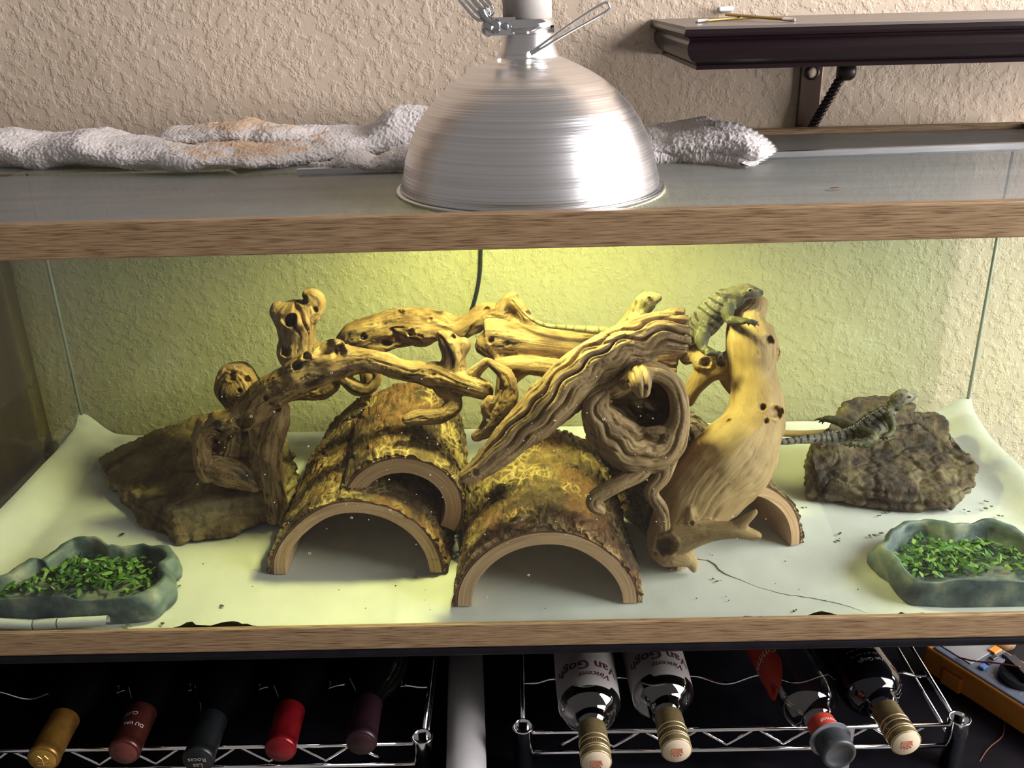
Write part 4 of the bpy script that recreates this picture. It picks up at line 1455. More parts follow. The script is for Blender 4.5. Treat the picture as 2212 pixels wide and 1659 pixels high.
def lizard(label, spine, legs, seed, light, dark, belly, speck, band, eye, tailbands=True, voxel=.00095, crest=True, lump=.04):
    """spine: (u, v, y, r px) from the nose to the tail tip; legs: list of chains"""
    V, F = [], []
    axes = []
    for ci, br in enumerate([spine] + legs):
        W = []
        for (u, v, y, r) in br:
            P = PY(u, v, y)
            W.append((*P, r / ppm(P)))
        S = spline(W, 9)
        C, r = S[:, :3], np.maximum(S[:, 3], .00075)
        v_, f_ = tube(C, r, 18, rnd=.8)
        n0 = len(V)
        V += v_.tolist(); F += [tuple(i + n0 for i in f) for f in f_]
        s = np.concatenate([[0], np.cumsum(np.linalg.norm(np.diff(C, axis=0), axis=1))])
        axes.append((C, r, s))
    V, F = remesh(np.array(V), F, voxel)
    V = vsmooth(V, F, 2, .5)
    n = len(V)
    best = np.full(n, 1e9); part = np.zeros(n, int); ss = np.zeros(n); dd = np.zeros((n, 3)); rr = np.ones(n)
    for bi, (C, r, s) in enumerate(axes):
        d = V[:, None, :] - C[None]
        dist = np.linalg.norm(d, axis=2) / r[None]
        i = dist.argmin(1); dm = dist[np.arange(n), i]
        sel = dm < best
        tang = np.gradient(C, axis=0); tang /= np.linalg.norm(tang, axis=1)[:, None]
        di = d[np.arange(n), i]
        best[sel] = dm[sel]; part[sel] = bi; ss[sel] = (s[i] + (di * tang[i]).sum(1))[sel]; dd[sel] = (di / r[i][:, None])[sel]; rr[sel] = r[i][sel]
    N = vnormals(V, F)
    sc1, sc2 = worley(V * 620 + seed)
    V = V + N * (lump * rr * noise(V * 150 + seed) + .00022 * (sc2 - sc1))[:, None]
    L = axes[0][2][-1]
    per, width, s_head, s_hip = band
    ph = ss / per + .35 * noise(V * 70 + seed) + .12 * noise(V * 260)
    stripe = smoothstep(1 - width - .12, 1 - width + .06, np.abs(((ph % 1) * 2 - 1)))
    stripe = stripe * (part == 0) * smoothstep(s_head, s_head + .008, ss)
    edge = smoothstep(.12, .28, np.abs(((ph + .22) % 1) * 2 - 1)) * 0
    up = dd[:, 2]
    lowside = smoothstep(-.2, -.75, up)
    col = np.array(light)[None] * (1 + .18 * noise(V * 130 + seed))[:, None]
    col = col * (1 - stripe[:, None] * (1 - lowside[:, None] * .6)) + np.array(dark)[None] * (stripe * (1 - lowside * .6))[:, None]
    head = ((part == 0) & (ss < s_head + .006))[:, None]
    hm = (.75 + .55 * smoothstep(-.3, .3, noise(V * 230 + seed)) - .45 * smoothstep(.25, .5, noise(V * 330 + seed + 4)))[:, None]
    col = np.where(head, col * hm, col)
    legm = (part > 0)
    lp = smoothstep(.1, .5, noise(V * 300 + seed))
    lc = np.array(speck)[None] * (.45 + .75 * lp)[:, None]
    col = np.where(legm[:, None], lc, col)
    col = col * (1 - lowside[:, None] * .55 * (~legm)[:, None]) + np.array(belly)[None] * (lowside * .55 * (~legm))[:, None]
    wsp = (noise(V * 420 + 2 * seed) > .62) & (part == 0) & (ss > s_head)
    col[wsp] = col[wsp] * .4 + np.array(belly) * .6
    col = np.clip(np.hstack([col, np.ones((n, 1))]), 0, 1)
    base = PY(*spine[len(spine) // 2][:2], spine[len(spine) // 2][2])
    t = thing('lizard', base.tolist(), label, 'lizard')
    mesh('body', V, F, M['lizard'], t, attrs={'Col': col})
    if crest:
        C, r, s = axes[0]
        mb = MB()
        q = s_head + .004
        while q < s_hip:
            i = int(np.searchsorted(s, q)); i = min(max(i, 1), len(C) - 2)
            tg = C[i + 1] - C[i - 1]; tg /= np.linalg.norm(tg)
            upv = np.array([0, 0, 1.]) - tg * tg[2]; upv /= np.linalg.norm(upv)
            P = C[i] + upv * r[i] * .93
            sd = np.cross(tg, upv)
            h = .0022
            mb.add([P - tg * .0012 - sd * .0008, P - tg * .0012 + sd * .0008, P + tg * .0016 + sd * .0008, P + tg * .0016 - sd * .0008, P + upv * h + tg * .0012],
                   [(0, 1, 4), (1, 2, 4), (2, 3, 4), (3, 0, 4), (3, 2, 1, 0)])
            q += .0036
        M.setdefault('crest_skin', mat('crest_scales', (.30, .29, .22), .6, stops=[(.3, (.22, .21, .15)), (.7, (.45, .43, .34))], scale=300))
        if mb.V: mb.build("dorsal_crest", M["crest_skin"], t)
    for (u, v, y, rp) in eye:
        P = PY(u, v, y); r_ = rp / ppm(P)
        Ve, Fe = lathe([(.0001, -r_), (r_ * .7, -r_ * .7), (r_, 0), (r_ * .7, r_ * .7), (.0001, r_)], 14, P, ((1, 0, 0), (0, 0, 1), (0, -1, 0)))
        e = mesh('eye', Ve, Fe, M['eye'], t)
        a = np.linspace(0, 2 * np.pi, 18, endpoint=False)
        ring = P + np.outer(np.cos(a), (r_ * 1.35, 0, 0)) + np.outer(np.sin(a), (0, 0, r_ * .95)) + np.array([0, -r_ * .25, 0])
        Vr, Fr = tube(ring, r_ * .38, 8, closed=True)
        mesh('eyelid', Vr, Fr, M['eyelid'], e)
    return t


def foot(wrist, tips, y, r=3.2):
    """toes spread from a wrist or ankle point"""
    out = []
    for (u, v) in tips:
        mu, mv = (wrist[0] + u) / 2, (wrist[1] + v) / 2 - 2.5
        out.append([(wrist[0], wrist[1], y, r * 1.3), (mu, mv, y - .001, r), (u, v, y, r * .55)])
    return out


# the one on the root
lizard('grey-green banded lizard climbing on top of the smooth pale driftwood root', [
    (1644, 633, .205, 7), (1630, 632, .206, 13), (1612, 630, .208, 18), (1594, 634, .210, 19), (1578, 640, .212, 19), (1562, 650, .212, 24), (1545, 668, .212, 30), (1528, 690, .212, 33), (1512, 708, .214, 30), (1496, 722, .216, 24), (1478, 733, .22, 17), (1440, 742, .23, 12), (1380, 745, .24, 9), (1300, 730, .25, 7), (1220, 722, .26, 5)],
    [[(1574, 662, .203, 15), (1572, 680, .196, 13), (1576, 690, .190, 10), (1598, 693, .170, 9), (1614, 693, .163, 6)]] + foot((1612, 693), [(1638, 696), (1640, 703), (1632, 706), (1618, 704)], .160, 3.0) +
    [[(1518, 712, .200, 20), (1516, 735, .185, 15), (1519, 752, .178, 10), (1530, 760, .172, 9), (1545, 762, .17, 7)]] + foot((1545, 762), [(1562, 764), (1562, 773), (1552, 776), (1520, 768)], .168, 3.0) +
    [[(1555, 648, .232, 12), (1560, 634, .24, 10), (1574, 632, .245, 8)],
     [(1600, 648, .207, 12), (1586, 652, .206, 13), (1592, 658, .204, 8)]],
    3.0, (.13, .108, .080), (.009, .008, .007), (.36, .32, .25), (.13, .115, .07), (.0075, .30, .034, .12), [(1621, 627, .1992, 4.0)])
# the one lying on the right rock
lizard('grey banded lizard lying on the dark rock at the right, head raised', [
    (1976, 855, .262, 6), (1964, 857, .262, 13), (1950, 857, .262, 17), (1936, 864, .262, 16), (1926, 876, .262, 14), (1916, 890, .262, 19), (1900, 906, .260, 25), (1880, 920, .258, 27), (1860, 930, .256, 22), (1838, 938, .252, 17), (1815, 943, .250, 14), (1780, 946, .246, 12), (1730, 950, .240, 9), (1690, 954, .236, 7), (1640, 955, .235, 5)],
    [[(1918, 898, .245, 12), (1926, 916, .235, 9), (1926, 934, .230, 7), (1912, 942, .224, 6)]] + foot((1914, 942), [(1902, 948), (1908, 951), (1918, 950)], .222, 2.6) +
    [[(1862, 934, .240, 16), (1884, 946, .226, 15), (1872, 956, .220, 12), (1850, 957, .218, 8)]] + foot((1850, 957), [(1830, 962), (1834, 967), (1846, 968), (1864, 968)], .215, 2.8) +
    [[(1845, 930, .268, 12), (1815, 912, .28, 10), (1790, 905, .283, 8), (1778, 906, .285, 5)]] + foot((1782, 906), [(1758, 908), (1768, 914), (1776, 916)], .285, 2.6) +
    [[(1944, 872, .260, 9), (1936, 880, .258, 9)]],
    8.0, (.19, .165, .132), (.016, .014, .013), (.42, .39, .33), (.11, .10, .045), (.0078, .34, .030, .12), [(1964, 857, .2545, 3.2)], lump=.03)
# the one in the middle, only head, chest and tail showing
lizard('yellowish lizard raising its head behind the diagonal branch, tail stretched left', [
    (1423, 643, .235, 9), (1412, 645, .236, 15), (1399, 648, .238, 20), (1388, 655, .240, 19), (1384, 670, .240, 21), (1380, 690, .238, 26), (1368, 712, .236, 25), (1345, 722, .232, 18), (1320, 720, .226, 14), (1296, 714, .222, 10), (1262, 711, .220, 8), (1220, 707, .220, 6), (1180, 703, .22, 5), (1150, 690, .222, 4), (1128, 672, .225, 3)],
    [[(1396, 690, .228, 11), (1406, 706, .222, 9), (1412, 730, .22, 8)],
     [(1360, 695, .235, 10), (1352, 712, .23, 9), (1348, 735, .228, 7)],
     [(1404, 658, .236, 13), (1394, 672, .236, 12)]],
    12.0, (.30, .24, .125), (.12, .09, .04), (.42, .35, .20), (.25, .20, .095), (.012, .16, .05, .05), [(1402, 642, .2278, 3.2)], lump=.03)

# stick lying behind the lizard's tail
tag(mesh('dry_stick', *tube(spline([PY(1690, 936, .300), PY(1740, 937, .300), PY(1790, 934, .300)], 8), .0042, 10, rnd=.7), M['smooth']), 'short straight dry stick lying on the paper behind the right lizard tail', 'stick')

# ------------------------------------------------------------------ spots dried on the front glass
M['spot'] = mat('lime_spot', (.75, .76, .66), .8)
mb = MB()
rng = np.random.default_rng(5)
yg = .0052
for i in range(150):
    if i < 110:
        u, v = rng.normal(1000, 230), rng.normal(930, 130)
    else:
        u, v = rng.uniform(420, 1700), rng.uniform(600, 1300)
    if not (60 < u < 2150 and 580 < v < 1320): continue
    P = PY(u, v, yg)
    r_ = rng.choice([.0005, .0006, .0008, .0012], p=[.45, .3, .17, .08])
    a = np.linspace(0, 2 * np.pi, 8, endpoint=False)
    if r_ > .0011:
        Vr = [P + np.array([q * math.cos(t), 0, q * math.sin(t)]) for q in (r_, r_ * .6) for t in a]
        mb.add(Vr, [(j, (j + 1) % 8, 8 + (j + 1) % 8, 8 + j) for j in range(8)])
    else:
        mb.add([P + np.array([r_ * math.cos(t) * rng.uniform(.7, 1.3), 0, r_ * math.sin(t)]) for t in a], [tuple(range(8))])
tag(mb.build('water_spots', M['spot']), 'tiny whitish dried water spots on the front glass', 'spots', kind='stuff')
# ------------------------------------------------------------------ wire racks on the shelf below
RZ = -.140
def wire_rack(label, xs, yf, zoff=0.0, waves=((.102, .0), (.25, .0))):
    x0, x1 = xs
    t = thing('wire_rack', ((x0 + x1) / 2, yf + .15, SHZ), label, 'wire rack', 'chrome wire racks on the stand shelf')
    z1, z0 = RZ + .004, RZ - .024
    mesh('front_rail', *tube([(x0, yf, z1), (x1, yf, z1)], .0026, 10), M['chrome'], t)
    mesh('front_rail', *tube([(x0, yf, z0), (x1, yf, z0)], .0026, 10), M['chrome'], t)
    n = int((x1 - x0 - .05) / .030)
    px = [(x0 + .028 + .030 * i, yf + .004, z1 - .003 if i % 2 else z0 + .003) for i in range(n + 1)]
    V, F = tube(np.array([p for q in zip(px[:-1], px[1:]) for p in (q[0], tuple((np.array(q[0]) + np.array(q[1])) / 2))] + [px[-1]]), .0019, 8)
    mesh('zigzag_wire', V, F, M['chrome'], t)
    for x in (x0 - .008, x1 + .008):
        for y in (yf, yf + .30):
            V, F = lathe([(.0108, SHZ - z0), (.0108, 0)], 24, (x, y, z0))
            zb = SHZ
            V, F = lathe([(.0092, zb), (.0108, zb), (.0108, z1 + .008), (.0114, z1 + .009), (.0106, z1 + .010), (.0092, z1 + .009), (.0092, zb)], 28, (x, y, 0))
            mesh('post_sleeve', V, F, M['chrome'], t)
        for z in (z1, z0):
            mesh('side_rail', *tube([(x, yf + .01, z), (x, yf + .29, z)], .0024, 8), M['chrome'], t)
    mesh('back_rail', *tube([(x0, yf + .30, z1), (x1, yf + .30, z1)], .0026, 8), M['chrome'], t)
    for y, per, x_ph in waves:
        xx = np.linspace(x0 - .008, x1 + .008, 160)
        zz = RZ + .002 - .006 * np.cos((xx - x_ph) / per * 2 * np.pi) * smoothstep(x0, x0 + .03, xx) * smoothstep(x1, x1 - .03, xx)
        mesh('wave_wire', *tube(np.stack([xx, xx * 0 + y, zz], 1), .0018, 8), M['chrome'], t)
    return t


wire_rack('chrome wire rack on the left, holding the dark wine bottles', (-.665, -.121), .018, waves=((.105, .0795, -.17), (.24, .0795, -.17)))
wire_rack('chrome wire rack on the right, holding the spirit bottles', (.000, .440), .030, waves=((.108, .0795, .063), (.24, .0795, .063)))

# ------------------------------------------------------------------ bottles lying neck forward
M['dark_glass'] = mat('dark_bottle_glass', (.0012, .0015, .0012), .05, spec=.3)
M['clear_glass'] = glass_mat('clear_bottle_glass', (.80, .80, .80), 1.0, .03, .13)
M['black_glass'] = mat('black_bottle_glass', (.003, .003, .005), .06, spec=.6)


def bottle_frame(cap_px, z, yaw=0.0):
    P = PZ(*cap_px, z)
    d = np.array([math.sin(yaw), -math.cos(yaw), 0])      # towards the neck
    X = np.array([math.cos(yaw), math.sin(yaw), 0])
    return P, X, np.array([0, 0, 1.]), d


def turned(name, prof, fr, m, parent, n=40, first=False, last=False):
    """profile (r, h): h measured back from the front of the cap"""
    P, X, Y, d = fr
    V, F = lathe([(r, -h) for r, h in prof], n, P, (X, Y, d))
    cap_fan(V, F, n, first, last)
    return mesh(name, V, F, m, parent)


def wrap_text(parent, fr, s, size, r, h, mtl, ang=0.0, shear=0.0, bold=0.0, name='lettering', lift=.0002, rfun=None):
    """lettering laid on a bottle: its top edge points to the neck, ang turns it round from the upper side"""
    V, F = text_mesh(s, size, shear, bold)
    P, X, Y, d = fr
    out = []
    for x, y, _ in V:
        hh = h - y
        rr_ = (rfun(hh) if rfun else r) + lift
        a = math.pi / 2 + x / r + ang
        out.append(P + X * rr_ * math.cos(a) + Y * rr_ * math.sin(a) - d * hh)
    return mesh(name, np.array(out), F, mtl, parent, False)


def flat_text(parent, fr, s, size, mtl, dy=0.0, front=.0004, name='lettering', rot=math.pi):
    V, F = text_mesh(s, size)
    P, X, Y, d = fr
    c, s_ = math.cos(rot), math.sin(rot)
    out = [P + X * (x * c - y * s_) + Y * (x * s_ + y * c + dy) + d * front for x, y, _ in V]
    return mesh(name, np.array(out), F, mtl, parent, False)


WINE = [(.0, .300), (.030, .300), (.0355, .296), (.0365, .290), (.0365, .125), (.0355, .108), (.031, .092), (.024, .079), (.0175, .067), (.0150, .056), (.0142, .04), (.0142, .004)]
WINE = WINE[::-1]


def wine_bottle(label, cap, caps, yaw=0.0, texts=(), z=-.104):
    fr = bottle_frame(cap, z, yaw)
    P, X, Y, d = fr
    base = P - d * .15; base[2] = z - .0365
    t = thing('wine_bottle', base.tolist(), label, 'bottle', 'dark wine bottles lying in the left rack')
    turned('bottle_glass', WINE, fr, M['dark_glass'], t)
    cm, tm = caps
    cp = turned('neck_capsule', [(.0, .0), (.0138, .0), (.0150, .0010), (.0157, .003), (.0157, .0065), (.0150, .0082), (.0150, .012), (.0149, .048), (.0152, .056)], fr, cm, t, 40)
    turned('capsule_top', [(.0, -.0004), (.0128, -.0004), (.0132, .0006)], fr, tm, cp, 40)
    for a in texts:
        a(cp, fr)
    return t


def metalfoil(name, c, rough=.35, metal=.6):
    d = tuple(x * .6 for x in c)
    return mat(name, c, rough, metal, stops=[(.35, d), (.6, c)], scale=60)


M['print_grey'] = mat('print_grey', (.38, .36, .34), .6)
M['print_gold'] = mat('print_gold', (.50, .34, .10), .4, .6)
gold, brown, red = metalfoil('gold_foil', (.20, .10, .02)), metalfoil('brown_foil', (.075, .017, .012)), metalfoil('red_foil', (.22, .008, .012), .3)
goldt, brownt, redt = metalfoil('gold_foil_top', (.50, .30, .06), .3, .8), metalfoil('brown_foil_top', (.17, .05, .04)), metalfoil('red_foil_top', (.26, .012, .018), .3)
blackf, purp = metalfoil('black_foil', (.006, .008, .009), .4, .3), metalfoil('purple_foil', (.018, .005, .010), .4, .3)
blackft, purpt = metalfoil('black_foil_top', (.008, .009, .011), .4, .3), metalfoil('purple_foil_top', (.03, .006, .012), .4, .3)


def emblem(mtl, s=.0065):
    """a small stag-like embossed mark: shield with two branching strokes"""
    def f(cp, fr):
        P, X, Y, d = fr
        mb = MB()
        for st in ([(-.9, .2), (-.5, .9)], [(.9, .2), (.5, .9)], [(-.5, .9), (0, .3)], [(.5, .9), (0, .3)], [(0, .3), (0, -.9)], [(-.6, -.4), (.6, -.4)], [(-.9, -.9), (.9, -.9)]):
            C = np.array([P + X * a * s + Y * b * s + d * .0006 for a, b in st])
            mb.add(*tube(C, .0006, 6))
        mb.build('emblem', mtl, cp)
    return f


wine_bottle('wine bottle with gold-brown foil neck, leftmost in the left rack', (92, 1642), (gold, goldt), math.radians(3), [emblem(M['print_gold'])])
wine_bottle('wine bottle with dull brown foil neck, second from the left', (267, 1627), (brown, brownt), math.radians(2),
            [lambda c, f: wrap_text(c, f, 'CLOS', .0062, .015, .040, M['print_grey'], .25), lambda c, f: wrap_text(c, f, 'DU VAL', .0062, .015, .026, M['print_grey'], -.25)])
wine_bottle('wine bottle with black foil neck and white script, third from the left', (427, 1645), (blackf, blackft), math.radians(2),
            [lambda c, f: flat_text(c, f, 'Las', .0075, M['print_grey'], -.004, .0012), lambda c, f: flat_text(c, f, 'Rocas', .0075, M['print_grey'], .003, .0012)])
wine_bottle('wine bottle with bright red foil neck, fourth from the left', (605, 1622), (red, redt), math.radians(2))
wine_bottle('wine bottle with very dark purple foil neck, rightmost in the left rack', (780, 1607), (purp, purpt), math.radians(1))

# spirits
M['label_paper'] = mat('frosted_label', (.32, .30, .29), .6, stops=[(.3, (.29, .27, .26)), (.7, (.35, .33, .32))], scale=20)
M['ink'] = mat('dark_red_ink', (.06, .012, .016), .6)
M['brass_cap'] = mat('dull_gold_foil', (.20, .15, .065), .42, .55, stops=[(.3, (.15, .11, .045)), (.7, (.25, .19, .09))], scale=90)
M['brass_ring'] = mat('gold_ring', (.52, .42, .22), .3, .7)
M['cap_cream'] = mat('cream_cap_face', (.55, .46, .33), .5)
M['crown_red'] = mat('crown_print', (.42, .16, .09), .6)
SPIRIT = [(.0128, .044), (.0135, .047), (.0160, .049), (.0168, .053), (.0172, .057), (.0215, .0605), (.0265, .065), (.0305, .072), (.0325, .081), (.0328, .095), (.0328, .25), (.031, .257), (.025, .26), (.0, .256)]


def crown(parent, fr):
    P, X, Y, d = fr
    mb = MB()
    s = .0052

    def q(a, b): return P + X * (-a) * s + Y * (-b) * s + d * .0013
    pts = [(-1, -.75), (1, -.75), (1, -.35), (1.25, .55), (.55, .05), (.3, .75), (0, .1), (-.3, .75), (-.55, .05), (-1.25, .55), (-1, -.35)]
    mb.add([q(*p) for p in pts], [(0, 1, 2, 10), (10, 2, 4, 8), (2, 3, 4), (4, 5, 6), (6, 7, 8), (8, 9, 10), (4, 6, 8)])
    for a, b in ((0, .95), (.62, .75), (-.62, .75)):
        ring = [q(a + .3 * math.cos(t), b + .3 * math.sin(t)) for t in np.linspace(0, 2 * np.pi, 12, endpoint=False)]
        mb.add(*tube(np.array(ring), .00035, 6, closed=True))
    mb.build('crown_print', M['crown_red'], parent)


def screw_cap(t, fr):
    cp = turned('screw_cap', [(.0, .0), (.0146, .0), (.0149, .0012), (.0149, .0235), (.0146, .025), (.0143, .0455)], fr, M['brass_cap'], t, 48)
    for h in (.0012, .0085, .0115, .0185, .0245):
        turned('gold_band', [(.0146, h - .0009), (.0153, h - .0006), (.0153, h + .0006), (.0146, h + .0009)], fr, M['brass_ring'], cp, 48)
    # knurled band
    P, X, Y, d = fr
    mb = MB()
    for i in range(54):
        a = i / 54 * 2 * math.pi
        c = P + X * .0150 * math.cos(a) + Y * .0150 * math.sin(a)
        mb.add(*tube(np.array([c - d * .013, c - d * .0172]), .00042, 5))
    mb.build('knurling', M['brass_cap'], cp)
    turned('cap_face', [(.0, -.0008), (.0135, -.0008), (.0143, .0004)], fr, M['cap_cream'], cp, 40)
    crown(cp, fr)
    flat_text(cp, fr, '- --- --', .0036, M['crown_red'], -.0085, .0012)
    return cp


def gogh_bottle(label, cap, z=-.1035, yaw=0.0):
    fr = bottle_frame(cap, z, yaw)
    P, X, Y, d = fr
    base = P - d * .14; base[2] = z - .0385
    t = thing('spirit_bottle', base.tolist(), label, 'bottle', 'clear spirit bottles lying in the right rack')
    turned('bottle_glass', SPIRIT, fr, M['clear_glass'], t, 48)
    screw_cap(t, fr)
    # wrap label: frosted paper round the body with a little tongue at the neck side
    n = 90
    V = []
    for i in range(n):
        a = math.pi / 2 + (i / (n - 1) - .5) * 2 * 2.75
        x = (a - math.pi / 2)
        tongue = .006 * smoothstep(.62, .50, abs(x + .15))
        for hh in (.078 - tongue, .10, .15, .245):
            r = .0331 if hh > .08 else .0324
            V.append(P + X * r * math.cos(a) + Y * r * math.sin(a) - d * hh)
    lab = mesh('wrap_label', np.array(V), grid_faces(n, 4), M['label_paper'], t)
    wrap_text(lab, fr, 'Vincent', .0115, .0332, .0885, M['ink'], -.22, shear=.35, bold=.0000)
    wrap_text(lab, fr, 'Van Gogh', .0180, .0332, .1035, M['ink'], 0.05, bold=.0003)
    return t


gogh_bottle('clear spirit bottle with a white label, leftmost in the right rack', (1288, 1648), yaw=math.radians(.5))
gogh_bottle('clear spirit bottle with a white label, second in the right rack beside its twin', (1462, 1622), yaw=math.radians(1.5))

# clear bottle with a red label and a stopper
fr = bottle_frame((1808, 1622), -.1035, math.radians(7))
P, X, Y, d = fr
base = P - d * .14; base[2] -= .0385
t = thing('spirit_bottle', base.tolist(), 'clear spirit bottle with red label, red neck band and grey pourer', 'bottle', 'clear spirit bottles lying in the right rack')
turned('bottle_glass', [(.0125, .018), (.0128, .036), (.0155, .039), (.0175, .043), (.0180, .047), (.0225, .0525), (.0280, .060), (.0310, .070), (.0318, .082), (.0318, .26), (.030, .268), (.0, .266)], fr, M['clear_glass'], t, 48)
M['red_label'] = mat('red_label', (.42, .035, .018), .5, stops=[(.3, (.36, .028, .014)), (.7, (.46, .045, .022))], scale=30)
M['white_print'] = mat('white_print', (.62, .58, .55), .6)
M['grey_plastic'] = mat('grey_plastic', (.028, .03, .036), .45, stops=[(.3, (.022, .025, .03)), (.7, (.036, .04, .046))], scale=80)
nb = turned('neck_band', [(.0138, .018), (.0142, .019), (.0142, .037), (.0138, .038)], fr, M['red_label'], t)
wrap_text(nb, fr, 'Smirnoff', .0058, .0144, .028, M['white_print'], -.3, shear=.3)
st = turned('stopper', [(.0130, .020), (.0150, .017), (.0170, .013), (.0176, .009), (.0168, .005), (.0172, .001), (.0170, -.004), (.0166, -.006), (.0130, -.0065), (.0125, -.0055), (.0, -.0055)], fr, M['grey_plastic'], t)
V = []
n = 40
for i in range(n):
    a = math.pi / 2 + .55 + 1.55 * i / (n - 1)
    x = abs(i / (n - 1) - .5) * 2
    for hh in (.072 + .030 * x ** 3 + .004, .13, .19, .25):
        r = .0321 if hh > .08 else .0321 - .12 * (.08 - hh)
        V.append(P + X * r * math.cos(a) + Y * r * math.sin(a) - d * hh)
lb = mesh('diamond_label', np.array(V), grid_faces(n, 4), M['red_label'], t)
wrap_text(lb, fr, 'Smirnoff', .016, .0323, .125, M['white_print'], 1.25, shear=.3)
# price collar hung on that neck
M['tag'] = mat('clear_tag', (.20, .20, .22), .3)
pc = PZ(1838, 1615, -.118)
o = MB()
V, F = lathe([(.0155, 0), (.021, 0), (.021, .0012), (.0155, .0012), (.0155, 0)], 32, P - d * .016, (X, Y, d))
o.add(V, F)
q = P - d * .016
o.add([q + X * .012 + Y * .012, q + X * .024 + Y * .012, q + X * .024 - Y * .05, q + X * .012 - Y * .05,
       q + X * .012 + Y * .012 + d * .0012, q + X * .024 + Y * .012 + d * .0012, q + X * .024 - Y * .05 + d * .0012, q + X * .012 - Y * .05 + d * .0012],
      [(0, 3, 2, 1), (4, 5, 6, 7), (0, 1, 5, 4), (1, 2, 6, 5), (2, 3, 7, 6), (3, 0, 4, 7)])
tag(o.build('neck_tag', M['tag']), 'grey plastic collar tag hanging on the neck of the red-labelled bottle', 'tag')

# dark bottle with gold cap
fr = bottle_frame((1958, 1606), -.1035, math.radians(5))
P, X, Y, d = fr
base = P - d * .14; base[2] -= .0385
t = thing('spirit_bottle', base.tolist(), 'black glass spirit bottle with gold screw cap, rightmost in the rack', 'bottle', 'clear spirit bottles lying in the right rack')
t['group'] = 'bottles lying in the right rack'
turned('bottle_glass', SPIRIT, fr, M['black_glass'], t, 48)
screw_cap(t, fr)
for i, s in enumerate(('Van Gogh', '- -- --- -- - ---- --', '--- -- ---- - -- --- -', '-- ---- -- --- --')):
    wrap_text(t, fr, s, .0060 if i else .0075, .0329, .086 + .0085 * i, M['print_grey'], .0)

# ------------------------------------------------------------------ paper roll lying between the racks
M['roll'] = mat('white_roll', (.48, .46, .47), .7, stops=[(.3, (.45, .43, .44)), (.7, (.51, .49, .50))], scale=30)
A, B = PZ(1007, 1690, -.128), PZ(1006, 1400, -.128)
A[2] = B[2] = SHZ + .0212
pa, pb = PZ(1007, 1640, SHZ + .025), PZ(1006, 1430, SHZ + .025)
dr = (pb - pa) / np.linalg.norm(pb - pa)
A, B = pa - dr * .10, pb + dr * .14
r_roll = .0212
A[2] = B[2] = SHZ + r_roll + .0004
V, F = tube(np.array([A, A * .5 + B * .5, B]), r_roll, 40, cap=False)
V2, F2 = tube(np.array([A, A * .5 + B * .5, B]), r_roll - .003, 40, cap=False)
nv = len(V)
F = F + [tuple(i + nv for i in f[::-1]) for f in F2] + [(j, nv + j, nv + (j + 1) % 40, (j + 1) % 40) for j in range(40)]
F += [(2 * 40 + j, 2 * 40 + (j + 1) % 40, nv + 2 * 40 + (j + 1) % 40, nv + 2 * 40 + j) for j in range(40)]
tag(mesh('paper_roll', np.vstack([V, V2]), F, M['roll']), 'long white paper roll lying between the two wire racks', 'roll')

# ------------------------------------------------------------------ multimeter leaning at the right
M['orange'] = mat('orange_rubber', (.55, .20, .025), .5, stops=[(.3, (.50, .17, .02)), (.7, (.60, .23, .035))], scale=60)
M['meter_face'] = mat('dark_blue_plastic', (.09, .105, .14), .45, stops=[(.3, (.08, .095, .13)), (.7, (.105, .12, .16))], scale=80)
M['meter_lcd'] = mat('grey_display', (.20, .20, .20), .3)
M['meter_knob'] = mat('black_knob', (.014, .016, .022), .4)
M['blue_key'] = mat('blue_key', (.08, .17, .42), .4)
M['wire_red'] = mat('dark_red_wire', (.10, .02, .015), .5)
zm = SHZ + .0345
m0, m1 = PZ(1998, 1394, zm), PZ(2212, 1529, zm)
ax = m1 - m0; ax /= np.linalg.norm(ax)          # along the meter, towards its lower end
wx = np.array([-ax[1], ax[0], 0])                # across it
if (PZ(2131, 1385, zm) - m0) @ wx < 0: wx = -wx
up_ = np.array([0, 0, 1.])
mt = thing('multimeter', (m0 + ax * .09 + wx * .04 - up_ * .0345).tolist(), 'orange and dark blue digital multimeter lying right of the racks', 'multimeter')
LM, WM = .190, .072


def mpt(a, b, c=0.0):
    return m0 + ax * a + wx * b + up_ * c


def mbox(name, a0, a1, b0, b1, c0, c1, m, parent, bevel=.0):
    V = [mpt(a, b, c) for c in (c0, c1) for a, b in ((a0, b0), (a1, b0), (a1, b1), (a0, b1))]
    sgn = np.dot(np.cross(ax, wx), up_)
    F = [(0, 3, 2, 1), (4, 5, 6, 7), (0, 1, 5, 4), (1, 2, 6, 5), (2, 3, 7, 6), (3, 0, 4, 7)]
    if sgn < 0: F = [f[::-1] for f in F]
    o = mesh(name, np.array(V), F, m, parent, False)
    if bevel:
        q = o.modifiers.new('bevel', 'BEVEL'); q.width, q.segments = bevel, 3
    return o


mbox('rubber_holster', 0, LM, 0, WM, -.034, 0, M['orange'], mt, .003)
mbox('holster_lug', .030, .055, -.006, .004, -.032, -.012, M['orange'], mt, .002)
fc = mbox('face_plate', .008, LM - .003, .0022, WM - .003, -.004, .002, M['meter_face'], mt, .003)
mbox('display', .010, .052, .012, WM - .012, .002, .0032, M['meter_lcd'], fc, .001)
for a, b, w, l, m in ((.060, .014, .010, .007, M['blue_key']), (.059, .026, .010, .006, M['meter_knob']), (.057, .038, .010, .006, M['meter_knob']), (.048, .050, .014, .009, M['orange']), (.062, .055, .008, .007, M['meter_knob'])):
    mbox('key', a, a + l, b, b + w, .002, .0055, m, fc, .001)
dc = mpt(.096, .037, .002)
rk = .022
a_ = np.linspace(0, 2 * np.pi, 72, endpoint=False)
prof = [(rk, 0), (rk, .007), (rk * .92, .0085), (0.0001, .0085)]
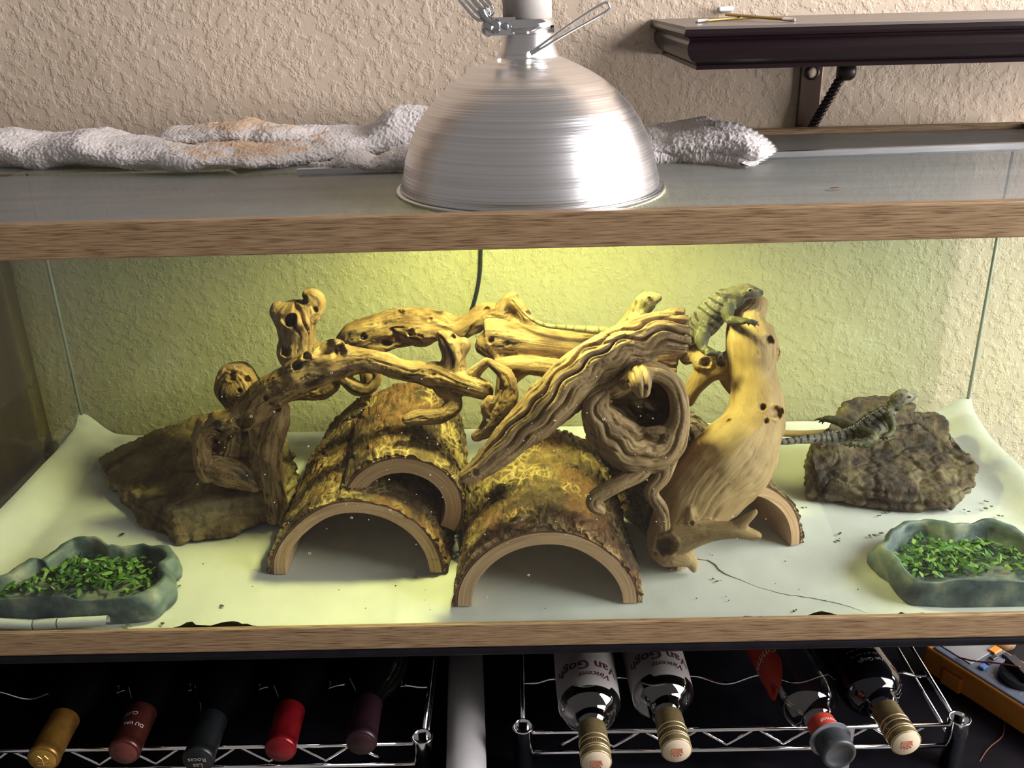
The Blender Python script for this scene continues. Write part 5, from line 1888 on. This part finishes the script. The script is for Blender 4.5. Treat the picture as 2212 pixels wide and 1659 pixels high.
V, F = lathe(prof, 72, dc, (ax, wx, up_))
V = np.array(V)
for j in range(0, 72, 2):
    for i in (0, 1):
        V[i * 72 + j] = dc + (V[i * 72 + j] - dc) * np.array([.97, .97, 1])
dl = mesh('selector_dial', V, F, M['meter_knob'], fc)
c_, s_ = math.cos(-.35), math.sin(-.35)
e1, e2 = ax * c_ + wx * s_, -ax * s_ + wx * c_
Vk = [dc + e1 * a * rk * .9 + e2 * b * .0055 + up_ * c for c in (.0085, .017) for a, b in ((-1, -1), (1, -1), (1, 1), (-1, 1))]
mesh('dial_grip', np.array(Vk), [(0, 3, 2, 1), (4, 5, 6, 7), (0, 1, 5, 4), (1, 2, 6, 5), (2, 3, 7, 6), (3, 0, 4, 7)], M['meter_knob'], dl, False)
mb = MB()
for i, s in enumerate(('V', '-', '--', 'A', '-', '--', '-')):
    a = math.pi * (.60 + .22 * i)
    c0 = mpt(.096, .037, .0024) + (ax * math.cos(a) + wx * math.sin(a)) * (rk + .006)
    V_, F_ = text_mesh(s, .006)
    mb.add([c0 + wx * x - ax * y for x, y, _ in V_], F_)
mb.build('dial_marks', M['print_grey'], fc)
# thin red wire
pts = [PZ(2205, 1441, SHZ + .055), PZ(2150, 1432, SHZ + .049), PZ(2105, 1428, SHZ + .043), PZ(2070, 1420, SHZ + .0385)]
tag(mesh('thin_wire', *tube(spline(pts, 8), .0011, 6), M['wire_red']), 'thin dark red wire lying across the multimeter face', 'wire')
pts = [PZ(2178, 1480, SHZ + .004), PZ(2172, 1560, SHZ + .003), PZ(2160, 1605, SHZ + .003), PZ(2130, 1625, SHZ + .003), PZ(2110, 1650, SHZ + .0)]
pts = [PZ(2170, 1560, SHZ + .002), PZ(2165, 1590, SHZ + .002), PZ(2140, 1612, SHZ + .002), PZ(2125, 1630, SHZ + .001), PZ(2112, 1655, SHZ - .004), PZ(2108, 1690, SHZ - .03)]
tag(mesh('thin_wire', *tube(spline(pts, 8), .0009, 6), M['wire_red']), 'thin dark red wire trailing over the black shelf edge below the multimeter', 'wire')
# pale wooden handle behind the meter
M['pale_wood'] = mat('pale_wood', (.46, .32, .18), .55, stops=[(.3, (.40, .27, .14)), (.7, (.52, .37, .22))], scale=(200, 200, 10))
c0 = PZ(2200, 1410, SHZ + .03)
V, F = cap_fan(*lathe([(.020, SHZ), (.021, SHZ + .01), (.021, SHZ + .085), (.018, SHZ + .093)], 32, (c0[0] + .01, c0[1] + .06, 0)), 32)
tag(mesh('wooden_cylinder', V, F, M['pale_wood']), 'pale wooden cylinder standing behind the multimeter at the right edge', 'wooden block')

# crumbs on the lid
M['dry_leaf'] = mat('dry_leaf', (.16, .06, .03), .8)
p = PZ(1806, 407, ZS + .001)
V = [p + np.array(q) for q in ((-.007, 0, 0), (-.003, .003, .0006), (.001, .0016, .0012), (.008, .001, .0003), (.002, -.002, .001), (-.003, -.0028, .0006))]
tag(mesh('dry_leaf', V, [(0, 5, 1), (1, 5, 4, 2), (2, 4, 3)], M['dry_leaf'], smooth=False), 'tiny reddish brown dry leaf lying on the mesh lid', 'leaf')
